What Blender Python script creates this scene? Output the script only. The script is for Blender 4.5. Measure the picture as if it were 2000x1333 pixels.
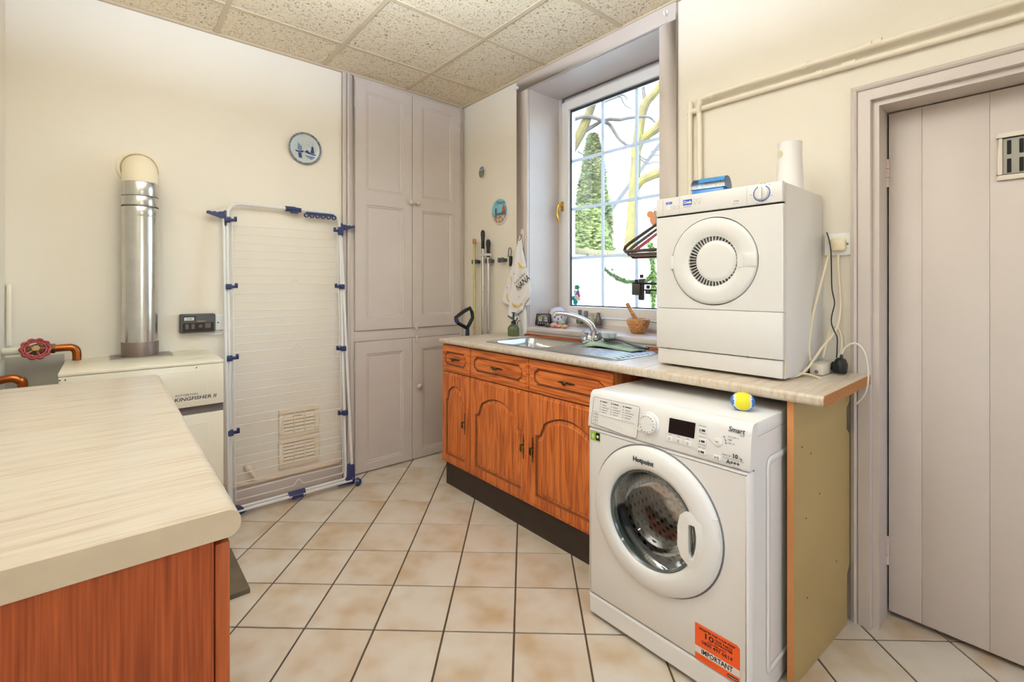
import bpy, bmesh, math, random
from mathutils import Vector, Matrix
random.seed(7)
R = math.radians
S = bpy.context.scene
COL = S.collection
for _o in list(bpy.data.objects):
    bpy.data.objects.remove(_o)

# ------------------------------------------------------------------ camera
F_PX, HORIZON, YAW = 921.5, 559.55, R(49.34)
CAM = Vector((-2.1234, -3.0570, 1.2473))
cam_d = bpy.data.cameras.new('camera')
cam_d.sensor_width = 36.0
cam_d.lens = F_PX / 2000 * 36
cam_d.shift_y = -(666.5 - HORIZON) / 2000
cam_d.clip_start = 0.02
cam_o = bpy.data.objects.new('camera', cam_d)
COL.objects.link(cam_o)
cam_o.location = CAM
cam_o.rotation_euler = (R(90), 0, YAW - R(90))
S.camera = cam_o

# ------------------------------------------------------------------ sky, sun, exposure
W = bpy.data.worlds.new('sky')
S.world = W
W.use_nodes = True
_nt = W.node_tree
_bg = _nt.nodes['Background']
_sky = _nt.nodes.new('ShaderNodeTexSky')
_sky.sky_type = 'NISHITA'
_sky.sun_disc = False
_sky.sun_elevation = R(48)
_sky.sun_rotation = R(-100)
_sky.air_density = 1.0
_sky.dust_density = 1.2
_sky.ozone_density = 1.0
_nt.links.new(_sky.outputs[0], _bg.inputs[0])
_bg.inputs[1].default_value = 1.9

sun_d = bpy.data.lights.new('sun', 'SUN')
sun_d.energy = 4.5
sun_d.angle = R(0.6)
sun_d.color = (1.0, 0.95, 0.86)
sun_o = bpy.data.objects.new('sun', sun_d)
COL.objects.link(sun_o)
# the sun stands over the house, behind its blind wall, and lights the yard
_sd = Vector((math.cos(R(28)) * math.cos(R(46)), math.sin(R(28)) * math.cos(R(46)), -math.sin(R(46))))
sun_o.rotation_euler = _sd.to_track_quat('-Z', 'Y').to_euler()
sun_o.location = (-6, -4, 9)

S.view_settings.view_transform = 'Standard'
S.view_settings.look = 'None'
S.view_settings.gamma = 1.0
S.view_settings.use_curve_mapping = False
S.view_settings.exposure = 0.28
S.cycles.max_bounces = 10
S.cycles.diffuse_bounces = 5
S.cycles.glossy_bounces = 5
S.cycles.transmission_bounces = 8
S.cycles.transparent_max_bounces = 12
S.cycles.use_denoising = True
S.cycles.sample_clamp_indirect = 6.0
S.cycles.caustics_reflective = False
S.cycles.caustics_refractive = False

def portal(name, loc, rot, sx, sy):
    d = bpy.data.lights.new(name, 'AREA')
    d.shape = 'RECTANGLE'
    d.size, d.size_y = sx, sy
    d.cycles.is_portal = True
    o = bpy.data.objects.new(name, d)
    COL.objects.link(o)
    o.location = loc
    o.rotation_euler = rot
    return o
portal('daylight_portal', (0.46, -1.255, 1.77), (0, R(90), 0), 1.6, 1.02)
portal('daylight_portal', (-1.275, -5.06, 1.55), (R(90), 0, 0), .85, .8)  # at the added rear window
LAMP_W = 9.0        # the added ceiling tube
UPLIGHT_W = 114.0     # the added pendant bowl

# ------------------------------------------------------------------ helpers
def srgb(r, g, b, a=1.0):
    f = lambda c: (c / 255 / 12.92) if c / 255 <= .04045 else ((c / 255 + .055) / 1.055) ** 2.4
    return (f(r), f(g), f(b), a)

MATS = {}
def mat(name, col=(200, 200, 200), rough=.5, metal=0.0, spec=.5, coat=0.0, var=0.0, vscale=3.0, vcol=None,
        bump=0.0, bscale=60.0, emit=None, estr=1.0, sss=0.0, trans=0.0, ior=1.45):
    if name in MATS:
        return MATS[name]
    m = bpy.data.materials.new(name)
    m.use_nodes = True
    nt = m.node_tree
    b = nt.nodes['Principled BSDF']
    c = srgb(*col)
    b.inputs['Base Color'].default_value = c
    b.inputs['Roughness'].default_value = rough
    b.inputs['Metallic'].default_value = metal
    b.inputs['Specular IOR Level'].default_value = spec
    b.inputs['Coat Weight'].default_value = coat
    b.inputs['Transmission Weight'].default_value = trans
    b.inputs['IOR'].default_value = ior
    if emit:
        b.inputs['Emission Color'].default_value = srgb(*emit)
        b.inputs['Emission Strength'].default_value = estr
    tc = nt.nodes.new('ShaderNodeTexCoord')
    if var > 0 or vcol:
        n = nt.nodes.new('ShaderNodeTexNoise')
        n.inputs['Scale'].default_value = vscale
        n.inputs['Detail'].default_value = 5
        n.inputs['Roughness'].default_value = .6
        nt.links.new(tc.outputs['Object'], n.inputs['Vector'])
        mx = nt.nodes.new('ShaderNodeMixRGB')
        mx.inputs[1].default_value = c
        mx.inputs[2].default_value = srgb(*vcol) if vcol else tuple(x * (1 - var) for x in c[:3]) + (1,)
        rp = nt.nodes.new('ShaderNodeMapRange')
        rp.inputs[1].default_value = .35
        rp.inputs[2].default_value = .7
        rp.inputs[4].default_value = var if vcol else 1.0
        nt.links.new(n.outputs[0], rp.inputs[0])
        nt.links.new(rp.outputs[0], mx.inputs[0])
        nt.links.new(mx.outputs[0], b.inputs['Base Color'])
    if bump > 0:
        n2 = nt.nodes.new('ShaderNodeTexNoise')
        n2.inputs['Scale'].default_value = bscale
        n2.inputs['Detail'].default_value = 4
        nt.links.new(tc.outputs['Object'], n2.inputs['Vector'])
        bp = nt.nodes.new('ShaderNodeBump')
        bp.inputs['Strength'].default_value = bump
        bp.inputs['Distance'].default_value = .01
        nt.links.new(n2.outputs[0], bp.inputs['Height'])
        nt.links.new(bp.outputs[0], b.inputs['Normal'])
    MATS[name] = m
    return m

def nodes_of(m):
    return m.node_tree, m.node_tree.nodes['Principled BSDF']

def wood(name, light, dark, axis='z', scale=1.0, rough=.42, ring=1.0):
    """oak: long streaks along one axis, cathedral waves and fine pores"""
    if name in MATS:
        return MATS[name]
    m = mat(name, light, rough=rough, spec=.45)
    nt, b = nodes_of(m)
    tc = nt.nodes.new('ShaderNodeTexCoord')
    mp = nt.nodes.new('ShaderNodeMapping')
    k = [9.0, 9.0, 9.0]
    k['xyz'.index(axis)] = 0.75
    mp.inputs['Scale'].default_value = [q * scale for q in k]
    nt.links.new(tc.outputs['Object'], mp.inputs['Vector'])
    n1 = nt.nodes.new('ShaderNodeTexNoise')
    n1.inputs['Scale'].default_value = 1.6
    n1.inputs['Detail'].default_value = 3
    n1.inputs['Distortion'].default_value = .6
    nt.links.new(mp.outputs[0], n1.inputs['Vector'])
    wv = nt.nodes.new('ShaderNodeMath')
    wv.operation = 'MULTIPLY'
    wv.inputs[1].default_value = 34.0 * ring
    nt.links.new(n1.outputs[0], wv.inputs[0])
    sn = nt.nodes.new('ShaderNodeMath')
    sn.operation = 'SINE'
    nt.links.new(wv.outputs[0], sn.inputs[0])
    mp2 = nt.nodes.new('ShaderNodeMapping')
    k2 = [190.0, 190.0, 190.0]
    k2['xyz'.index(axis)] = 5.0
    mp2.inputs['Scale'].default_value = k2
    nt.links.new(tc.outputs['Object'], mp2.inputs['Vector'])
    n2 = nt.nodes.new('ShaderNodeTexNoise')
    n2.inputs['Scale'].default_value = 1.0
    n2.inputs['Detail'].default_value = 2
    nt.links.new(mp2.outputs[0], n2.inputs['Vector'])
    ad = nt.nodes.new('ShaderNodeMath')
    ad.operation = 'MULTIPLY_ADD'
    ad.inputs[1].default_value = .10 * ring + .01
    nt.links.new(sn.outputs[0], ad.inputs[0])
    nt.links.new(n2.outputs[0], ad.inputs[2])
    rp = nt.nodes.new('ShaderNodeValToRGB')
    rp.color_ramp.elements[0].position = .28
    rp.color_ramp.elements[0].color = srgb(*dark)
    rp.color_ramp.elements[1].position = .66
    rp.color_ramp.elements[1].color = srgb(*light)
    nt.links.new(ad.outputs[0], rp.inputs[0])
    nt.links.new(rp.outputs[0], b.inputs['Base Color'])
    bp = nt.nodes.new('ShaderNodeBump')
    bp.inputs['Strength'].default_value = .12
    bp.inputs['Distance'].default_value = .004
    nt.links.new(ad.outputs[0], bp.inputs['Height'])
    nt.links.new(bp.outputs[0], b.inputs['Normal'])
    return m

def glassy(name, col=(255, 255, 255), gloss=.08, rough=.0):
    """thin pane: mostly see-through, some mirror by angle"""
    if name in MATS:
        return MATS[name]
    m = bpy.data.materials.new(name)
    m.use_nodes = True
    nt = m.node_tree
    nt.nodes.clear()
    out = nt.nodes.new('ShaderNodeOutputMaterial')
    tr = nt.nodes.new('ShaderNodeBsdfTransparent')
    tr.inputs[0].default_value = srgb(*col)
    gl = nt.nodes.new('ShaderNodeBsdfGlossy')
    gl.inputs['Roughness'].default_value = rough
    fr = nt.nodes.new('ShaderNodeLayerWeight')
    fr.inputs[0].default_value = .35
    ml = nt.nodes.new('ShaderNodeMath')
    ml.operation = 'MULTIPLY_ADD'
    ml.inputs[1].default_value = .5
    ml.inputs[2].default_value = gloss
    mx = nt.nodes.new('ShaderNodeMixShader')
    nt.links.new(fr.outputs['Fresnel'], ml.inputs[0])
    nt.links.new(ml.outputs[0], mx.inputs[0])
    nt.links.new(tr.outputs[0], mx.inputs[1])
    nt.links.new(gl.outputs[0], mx.inputs[2])
    nt.links.new(mx.outputs[0], out.inputs[0])
    MATS[name] = m
    return m

def FX(o):
    """local frame on a face that looks to -x: u runs to the viewer's right (-y), v up, w out"""
    return Matrix(((0, 0, -1, o[0]), (-1, 0, 0, o[1]), (0, 1, 0, o[2]), (0, 0, 0, 1)))
def FY(o):
    """local frame on a face that looks to -y: u = +x, v up, w out"""
    return Matrix(((1, 0, 0, o[0]), (0, 0, -1, o[1]), (0, 1, 0, o[2]), (0, 0, 0, 1)))
def FZ(o):
    return Matrix.Translation(Vector(o))

def basis(d):
    d = Vector(d).normalized()
    a = Vector((0, 0, 1)) if abs(d.z) < .9 else Vector((1, 0, 0))
    u = a.cross(d).normalized()
    return u, d.cross(u), d

def smooth_path(pts, n=6):
    P = [Vector(p) for p in pts]
    if len(P) < 3:
        return P
    out = []
    for i in range(len(P) - 1):
        p0 = P[max(i - 1, 0)]; p1 = P[i]; p2 = P[i + 1]; p3 = P[min(i + 2, len(P) - 1)]
        for k in range(n):
            t = k / n
            out.append(.5 * ((2 * p1) + (p2 - p0) * t + (2 * p0 - 5 * p1 + 4 * p2 - p3) * t * t + (3 * p1 - p0 - 3 * p2 + p3) * t ** 3))
    out.append(P[-1])
    return out

def offset(poly, d):
    """inset a counter-clockwise 2-D outline by d"""
    n = len(poly)
    out = []
    for i in range(n):
        a, b, c = Vector(poly[i - 1]), Vector(poly[i]), Vector(poly[(i + 1) % n])
        e1, e2 = (b - a), (c - b)
        if e1.length < 1e-9 or e2.length < 1e-9:
            out.append(tuple(b)); continue
        n1 = Vector((-e1.y, e1.x)).normalized(); n2 = Vector((-e2.y, e2.x)).normalized()
        s = n1 + n2
        if s.length < 1e-6:
            s = n1
        s.normalize()
        k = max(s.dot(n1), .45)
        out.append(tuple(b + s * (d / k)))
    return out

class MB:
    def __init__(self, M=None):
        self.bm = bmesh.new()
        self.M = M
    def v(self, p):
        p = Vector(p)
        return self.bm.verts.new(self.M @ p if self.M else p)
    def f(self, vs):
        try:
            return self.bm.faces.new(vs)
        except ValueError:
            return None
    def box(self, x0, x1, y0, y1, z0, z1):
        c = [self.v((x, y, z)) for z in (z0, z1) for y in (y0, y1) for x in (x0, x1)]
        for q in ((0, 2, 3, 1), (4, 5, 7, 6), (0, 1, 5, 4), (2, 6, 7, 3), (0, 4, 6, 2), (1, 3, 7, 5)):
            self.f([c[i] for i in q])
        return self
    def loft(self, loops, cap0=True, cap1=True, closed=True):
        L = [[self.v(p) for p in lp] for lp in loops]
        for a, b in zip(L, L[1:]):
            n = len(a)
            for i in range(n if closed else n - 1):
                j = (i + 1) % n
                self.f((a[i], a[j], b[j], b[i]))
        if cap0:
            self.f(list(reversed(L[0])))
        if cap1:
            self.f(L[-1])
        return self
    def prism(self, poly, h0, h1):
        return self.loft([[(x, y, h0) for x, y in poly], [(x, y, h1) for x, y in poly]])
    def cyl(self, p0, p1, r0, r1=None, n=16, caps=True):
        r1 = r0 if r1 is None else r1
        p0, p1 = Vector(p0), Vector(p1)
        u, w, d = basis(p1 - p0)
        lp = []
        for p, r in ((p0, r0), (p1, r1)):
            lp.append([p + (u * math.cos(2 * math.pi * i / n) + w * math.sin(2 * math.pi * i / n)) * r for i in range(n)])
        return self.loft(lp, caps, caps)
    def lathe(self, prof, o=(0, 0, 0), axis=(0, 0, 1), n=24, cap0=True, cap1=True):
        u, w, d = basis(axis)
        o = Vector(o)
        lp = [[o + d * h + (u * math.cos(2 * math.pi * i / n) + w * math.sin(2 * math.pi * i / n)) * max(r, 1e-5) for i in range(n)] for r, h in prof]
        return self.loft(lp, cap0, cap1)
    def tube(self, pts, r, n=8, closed=False, smooth=0, flat=1.0):
        P = smooth_path(pts, smooth) if smooth else [Vector(p) for p in pts]
        m = len(P)
        rr = r if isinstance(r, (list, tuple)) else None
        loops = []
        u = None
        for i in range(m):
            if closed:
                t = P[(i + 1) % m] - P[i - 1]
            else:
                t = P[min(i + 1, m - 1)] - P[max(i - 1, 0)]
            t.normalize()
            if u is None:
                u, w, _ = basis(t)
            else:
                u = (u - t * u.dot(t))
                if u.length < 1e-6:
                    u, w, _ = basis(t)
                u.normalize()
                w = t.cross(u)
            if rr:
                k = i / max(m - 1, 1) * (len(rr) - 1)
                a = int(min(k, len(rr) - 2)); q = rr[a] + (rr[a + 1] - rr[a]) * (k - a)
            else:
                q = r
            loops.append([P[i] + (u * math.cos(2 * math.pi * j / n) + w * math.sin(2 * math.pi * j / n) * flat) * q for j in range(n)])
        if closed:
            L = [[self.v(p) for p in lp] for lp in loops]
            for a in range(m):
                A, B = L[a], L[(a + 1) % m]
                for i in range(n):
                    self.f((A[i], A[(i + 1) % n], B[(i + 1) % n], B[i]))
            return self
        return self.loft(loops)
    def ball(self, c, r, s=(1, 1, 1), nu=16, nv=10):
        c = Vector(c)
        loops = []
        for j in range(1, nv):
            a = math.pi * j / nv
            loops.append([c + Vector((math.sin(a) * math.cos(2 * math.pi * i / nu) * s[0], math.sin(a) * math.sin(2 * math.pi * i / nu) * s[1], -math.cos(a) * s[2])) * r for i in range(nu)])
        L = [[self.v(p) for p in lp] for lp in loops]
        t0, t1 = self.v(c - Vector((0, 0, r * s[2]))), self.v(c + Vector((0, 0, r * s[2])))
        for a, b in zip(L, L[1:]):
            for i in range(nu):
                self.f((a[i], a[(i + 1) % nu], b[(i + 1) % nu], b[i]))
        for i in range(nu):
            self.f((L[0][(i + 1) % nu], L[0][i], t0))
            self.f((L[-1][i], L[-1][(i + 1) % nu], t1))
        return self
    def holed(self, outer, inner, h):
        """flat face between an outer and an inner outline at height h"""
        vo = [self.v((x, y, h)) for x, y in outer]
        vi = [self.v((x, y, h)) for x, y in inner]
        ed = []
        for lp in (vo, vi):
            for i in range(len(lp)):
                ed.append(self.bm.edges.new((lp[i], lp[(i + 1) % len(lp)])))
        bmesh.ops.triangle_fill(self.bm, use_beauty=True, use_dissolve=False, edges=ed)
        return vo, vi
    def build(self, name, m, parent=None, smooth=False, bevel=0.0, seg=2, ang=35):
        bm = self.bm
        bmesh.ops.remove_doubles(bm, verts=bm.verts, dist=1e-6)
        bmesh.ops.recalc_face_normals(bm, faces=bm.faces)
        if bevel > 0:
            es = [e for e in bm.edges if len(e.link_faces) == 2 and e.calc_face_angle(0) > R(30)]
            bmesh.ops.bevel(bm, geom=es, offset=bevel, segments=seg, profile=.5, affect='EDGES', clamp_overlap=True)
        me = bpy.data.meshes.new(name)
        bm.to_mesh(me)
        bm.free()
        if smooth or bevel > 0:
            me.shade_smooth()
            me.set_sharp_from_angle(angle=R(ang))
        for x in (m if isinstance(m, (list, tuple)) else [m]):
            me.materials.append(x)
        o = bpy.data.objects.new(name, me)
        COL.objects.link(o)
        put(o, parent)
        return o

def put(o, parent):
    if parent is not None:
        o.parent = parent
        o.matrix_parent_inverse = ABS[parent.name].inverted() if parent.name in ABS else Matrix.Identity(4)

ABS = {}
def thing(name, label, cat, loc=(0, 0, 0), group=None, kind=None):
    o = bpy.data.objects.new(name, None)
    COL.objects.link(o)
    o.location = loc
    o.empty_display_size = .05
    ABS[o.name] = Matrix.Translation(Vector(loc))
    tag(o, label, cat, group, kind)
    return o
def tag(o, label=None, cat=None, group=None, kind=None):
    if label: o['label'] = label
    if cat: o['category'] = cat
    if group: o['group'] = group
    if kind: o['kind'] = kind
    return o
def struct(o, label=None):
    return tag(o, label, kind='structure')
def copy_tree(o, d, parent=None):
    """a copy of a thing, its parts and sub-parts, moved by d (world)"""
    c = o.copy()
    COL.objects.link(c)
    if parent is None:
        c.location = o.location + Vector(d)
        ABS[c.name] = Matrix.Translation(c.location)
    else:
        c.parent = parent
        c.matrix_parent_inverse = o.matrix_parent_inverse.copy()
    for ch in list(o.children):
        copy_tree(ch, d, c)
    return c

def text(body, size, M, m, name, parent, align='CENTER', shear=0.0, bold=0.0, spacing=1.0, depth=.0003, width=None):
    cu = bpy.data.curves.new(name, 'FONT')
    cu.body = body
    cu.size = size
    cu.align_x = align
    cu.align_y = 'CENTER'
    cu.shear = shear
    cu.extrude = depth
    cu.offset = bold
    cu.space_character = spacing
    cu.resolution_u = 2
    t = bpy.data.objects.new(name, cu)
    COL.objects.link(t)
    bpy.context.view_layer.update()
    me = bpy.data.meshes.new_from_object(t)
    bpy.data.objects.remove(t)
    bpy.data.curves.remove(cu)
    if width:
        xs = [v.co.x for v in me.vertices]
        k = width / max(max(xs) - min(xs), 1e-6)
        me.transform(Matrix.Diagonal((k, 1, 1, 1)))
    me.transform(M)
    me.name = name
    me.materials.clear()
    me.materials.append(m)
    o = bpy.data.objects.new(name, me)
    COL.objects.link(o)
    put(o, parent)
    return o

def at(u, v, D):
    """point seen at photo pixel (u, v) at depth D metres along the camera axis"""
    V = Vector((math.cos(YAW), math.sin(YAW), 0)); Rt = Vector((math.sin(YAW), -math.cos(YAW), 0))
    return CAM + V * D + Rt * ((u - 1000) / F_PX * D) + Vector((0, 0, 1)) * ((HORIZON - v) / F_PX * D)

def rrect(w, h, r, n=4, cx=0.0, cy=0.0):
    out = []
    for (sx, sy, a0) in ((1, -1, -90), (1, 1, 0), (-1, 1, 90), (-1, -1, 180)):
        for k in range(n + 1):
            a = R(a0 + 90 * k / n)
            out.append((cx + sx * (w / 2 - r) + r * math.cos(a), cy + sy * (h / 2 - r) + r * math.sin(a)))
    return out
def circle(r, n=32, cx=0.0, cy=0.0, a0=0.0):
    return [(cx + r * math.cos(a0 + 2 * math.pi * i / n), cy + r * math.sin(a0 + 2 * math.pi * i / n)) for i in range(n)]

def dashes(n, size, M, m, name, parent, align='CENTER'):
    """print too small to read: a broken line of short strokes"""
    w = n * size * .55
    g = MB(M)
    x = -w / 2 if align == 'CENTER' else 0.0
    for k in range(n):
        if k % 5 != 4:
            g.box(x + k * size * .55, x + (k + .72) * size * .55, -size * .22, size * .22, 0, .0003)
    return g.build(name, m, parent)
# ------------------------------------------------------------------ materials of the shell
CREAM = mat('cream_wall_paint', (237, 228, 214), rough=.62, var=.05, vscale=1.3, bump=.05, bscale=14)
MAUVE = mat('mauve_grey_gloss_paint', (205, 193, 186), rough=.36, var=.05, vscale=4, bump=.04, bscale=25)
MAUVE_S = mat('mauve_grey_satin_paint', (208, 197, 190), rough=.5, var=.05, vscale=3, bump=.05, bscale=18)
UPVC = mat('white_upvc', (236, 231, 228), rough=.3)
WHITE = mat('white_enamel', (240, 238, 238), rough=.22, spec=.5)
WHITE2 = mat('white_plastic', (241, 240, 239), rough=.35)
BLACK = mat('black_plastic', (24, 24, 26), rough=.4)
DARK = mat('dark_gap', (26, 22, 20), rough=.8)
STEEL = mat('brushed_steel', (200, 200, 198), rough=.28, metal=1.0)
CHROME = mat('chrome', (225, 226, 228), rough=.08, metal=1.0)
BRASS = mat('polished_brass', (212, 168, 70), rough=.22, metal=1.0)
GROUT = mat('dark_grout', (84, 68, 54), rough=.9)

# speckled ceiling board
CT = mat('fissured_ceiling_board', (214, 196, 164), rough=.95)
_n, _b = nodes_of(CT)
_tc = _n.nodes.new('ShaderNodeTexCoord')
_w = _n.nodes.new('ShaderNodeTexNoise'); _w.inputs['Scale'].default_value = 40; _w.inputs['Detail'].default_value = 2
_mx = _n.nodes.new('ShaderNodeMixRGB'); _mx.blend_type = 'ADD'; _mx.inputs[0].default_value = .03
_f = _n.nodes.new('ShaderNodeTexNoise'); _f.inputs['Scale'].default_value = 95; _f.inputs['Detail'].default_value = 3; _f.inputs['Distortion'].default_value = 1.2
_r = _n.nodes.new('ShaderNodeValToRGB')
_r.color_ramp.elements[0].position = .355; _r.color_ramp.elements[0].color = srgb(136, 116, 84)
_r.color_ramp.elements[1].position = .43; _r.color_ramp.elements[1].color = srgb(224, 208, 180)
_n.links.new(_tc.outputs['Object'], _w.inputs['Vector']); _n.links.new(_tc.outputs['Object'], _mx.inputs[1]); _n.links.new(_w.outputs[1], _mx.inputs[2])
_n.links.new(_mx.outputs[0], _f.inputs['Vector']); _n.links.new(_f.outputs[0], _r.inputs[0]); _n.links.new(_r.outputs[0], _b.inputs['Base Color'])
_bp = _n.nodes.new('ShaderNodeBump'); _bp.inputs['Strength'].default_value = .5; _bp.inputs['Distance'].default_value = .004
_n.links.new(_r.outputs[0], _bp.inputs['Height']); _n.links.new(_bp.outputs[0], _b.inputs['Normal'])
GRID = mat('tan_ceiling_grid', (196, 178, 150), rough=.6)

# glazed floor tile: pale centre, brown cloud towards some edges (kiln flashing)
FT = mat('cream_floor_tile', (222, 205, 186), rough=.3)
_n, _b = nodes_of(FT)
_tc = _n.nodes.new('ShaderNodeTexCoord'); _oi = _n.nodes.new('ShaderNodeObjectInfo')
_ml = _n.nodes.new('ShaderNodeMath'); _ml.operation = 'MULTIPLY'; _ml.inputs[1].default_value = 91.0
_n.links.new(_oi.outputs['Random'], _ml.inputs[0])
_a = _n.nodes.new('ShaderNodeTexNoise'); _a.noise_dimensions = '4D'; _a.inputs['Scale'].default_value = 1.3; _a.inputs['Detail'].default_value = 2.5; _a.inputs['Roughness'].default_value = .55
_n.links.new(_tc.outputs['UV'], _a.inputs['Vector']); _n.links.new(_ml.outputs[0], _a.inputs['W'])
_r = _n.nodes.new('ShaderNodeValToRGB')
_r.color_ramp.elements[0].position = .38; _r.color_ramp.elements[0].color = srgb(224, 214, 202)
_r.color_ramp.elements[1].position = .70; _r.color_ramp.elements[1].color = srgb(196, 168, 134)
_e = _r.color_ramp.elements.new(.52); _e.color = srgb(217, 202, 184)
_n.links.new(_a.outputs[0], _r.inputs[0])
_s = _n.nodes.new('ShaderNodeTexNoise'); _s.inputs['Scale'].default_value = 260; _s.inputs['Detail'].default_value = 2
_n.links.new(_tc.outputs['Object'], _s.inputs['Vector'])
_m2 = _n.nodes.new('ShaderNodeMixRGB'); _m2.blend_type = 'MULTIPLY'; _m2.inputs[0].default_value = .22
_n.links.new(_r.outputs[0], _m2.inputs[1]); _n.links.new(_s.outputs[0], _m2.inputs[2])
_n.links.new(_m2.outputs[0], _b.inputs['Base Color'])
_bp = _n.nodes.new('ShaderNodeBump'); _bp.inputs['Strength'].default_value = .06; _bp.inputs['Distance'].default_value = .003
_n.links.new(_s.outputs[0], _bp.inputs['Height']); _n.links.new(_bp.outputs[0], _b.inputs['Normal'])

# ------------------------------------------------------------------ room shell
XL, YR, H = -2.465, -5.0, 2.652          # blind wall, rear wall, ceiling
WY0, WY1, WZ0, WZ1 = -.757, -1.745, .945, 2.556   # window opening
DY0, DY1, DZ = -2.605, -3.42, 1.925      # door opening

m = MB()
m.box(XL - .12, .45, 0, .15, -.06, 2.80)
struct(m.build('wall_back', CREAM), 'cream painted wall behind the boiler and clothes airer')
m = MB()
m.box(0, .42, WY0, 0, -.06, 2.80)
m.box(0, .42, WY1, WY0, -.06, WZ0)
m.box(0, .42, WY1, WY0, WZ1, 2.80)
m.box(0, .42, DY0, WY1, -.06, 2.80)
m.box(0, .42, DY1, DY0, DZ, 2.80)
m.box(.19, .42, DY1, DY0, -.06, DZ)  # solid backing added behind the door to keep light out
m.box(0, .42, YR, DY1, -.06, 2.80)
struct(m.build('wall_right', CREAM), 'cream painted wall with the window and the plank door')
m = MB()
m.box(XL - .12, XL, YR, 0, -.06, 2.80)
wl = struct(m.build('wall_left', CREAM), 'cream painted side wall at the edge of the picture')
m = MB()
m.box(XL - .12, -1.70, YR - .12, YR, -.06, 2.80)
m.box(-.85, .42, YR - .12, YR, -.06, 2.80)
m.box(-1.70, -.85, YR - .12, YR, -.06, 1.15)
m.box(-1.70, -.85, YR - .12, YR, 1.95, 2.80)
struct(m.build('wall_front', CREAM), 'cream painted wall behind the viewer with a small added window')
m = MB()
for (x0, x1, z0, z1) in ((-1.70, -1.65, 1.15, 1.95), (-.90, -.85, 1.15, 1.95), (-1.30, -1.25, 1.15, 1.95), (-1.70, -.85, 1.15, 1.20), (-1.70, -.85, 1.90, 1.95)):
    m.box(x0, x1, YR - .09, YR - .03, z0, z1)
struct(m.build('added_window', UPVC), 'added white framed window behind the viewer, letting in fill light')  # unseen window, added for soft daylight from behind

# floor: slab of grout with every tile laid on it
m = MB()
m.box(XL, .2, YR, 0, -.06, -.004)
floor = struct(m.build('floor', GROUT), 'floor of cream tiles laid on the diagonal')
TS, TH, TO = .2549, R(-42.22), Vector((-1.1153, .3872))
def clip(poly, axis, val, keep_less):
    out = []
    for i in range(len(poly)):
        a, b = poly[i - 1], poly[i]
        ia = (a[axis] <= val) == keep_less or a[axis] == val
        ib = (b[axis] <= val) == keep_less or b[axis] == val
        if ia != ib:
            t = (val - a[axis]) / (b[axis] - a[axis])
            out.append((a[0] + (b[0] - a[0]) * t, a[1] + (b[1] - a[1]) * t))
        if ib:
            out.append(b)
    return out
ct_, st_ = math.cos(TH), math.sin(TH)
full_tile = None
for i in range(-22, 26):
    for j in range(-26, 26):
        g = .0035
        loc = [(i * TS + g, -j * TS - g), ((i + 1) * TS - g, -j * TS - g), ((i + 1) * TS - g, -(j + 1) * TS + g), (i * TS + g, -(j + 1) * TS + g)]
        W4 = [(TO.x + a * ct_ - b * st_, TO.y + a * st_ + b * ct_) for a, b in loc]
        P = W4
        for ax, val, less in ((0, XL + .002, False), (0, .185, True), (1, -4.99, False), (1, -.002, True)):
            if len(P) < 3: break
            P = clip(P, ax, val, less)
        if len(P) < 3: continue
        area = abs(sum(P[k - 1][0] * P[k][1] - P[k][0] * P[k - 1][1] for k in range(len(P)))) / 2
        if area < .0008: continue
        if max(p[0] for p in P) > .02 and not any(-3.45 < p[1] < -2.55 for p in P) and min(p[0] for p in P) > -.01: continue
        c = Vector((TO.x + (i + .5) * TS * ct_ + (j + .5) * TS * st_, TO.y + (i + .5) * TS * st_ - (j + .5) * TS * ct_, 0))
        whole = abs(area - (TS - 2 * g) ** 2) < 1e-5
        if whole and full_tile:
            o = bpy.data.objects.new('tile', full_tile)
        else:
            b = bmesh.new()
            # local coordinates: unrotated tile centred on the origin
            L = []
            for (x, y) in P:
                dx, dy = x - c.x, y - c.y
                L.append((dx * ct_ + dy * st_, -dx * st_ + dy * ct_))
            lo = [b.verts.new((x, y, -.01)) for x, y in L]
            mi = [b.verts.new((x, y, -.0012)) for x, y in L]
            k = 1 - .0012 / (TS / 2)
            up = [b.verts.new((x * k, y * k, 0.0)) for x, y in L]
            n = len(L)
            for q in range(n):
                b.faces.new((lo[q], lo[(q + 1) % n], mi[(q + 1) % n], mi[q]))
                b.faces.new((mi[q], mi[(q + 1) % n], up[(q + 1) % n], up[q]))
            b.faces.new(up)
            bmesh.ops.recalc_face_normals(b, faces=b.faces)
            uv = b.loops.layers.uv.new('UVMap')
            for fc in b.faces:
                for lp in fc.loops:
                    lp[uv].uv = (lp.vert.co.x / TS + .5, lp.vert.co.y / TS + .5)
            me = bpy.data.meshes.new('tile')
            b.to_mesh(me); b.free()
            me.materials.append(FT)
            if whole: full_tile = me
            o = bpy.data.objects.new('tile', me)
        COL.objects.link(o)
        o.parent = floor
        o.location = c
        o.rotation_euler = (0, 0, TH)

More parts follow.
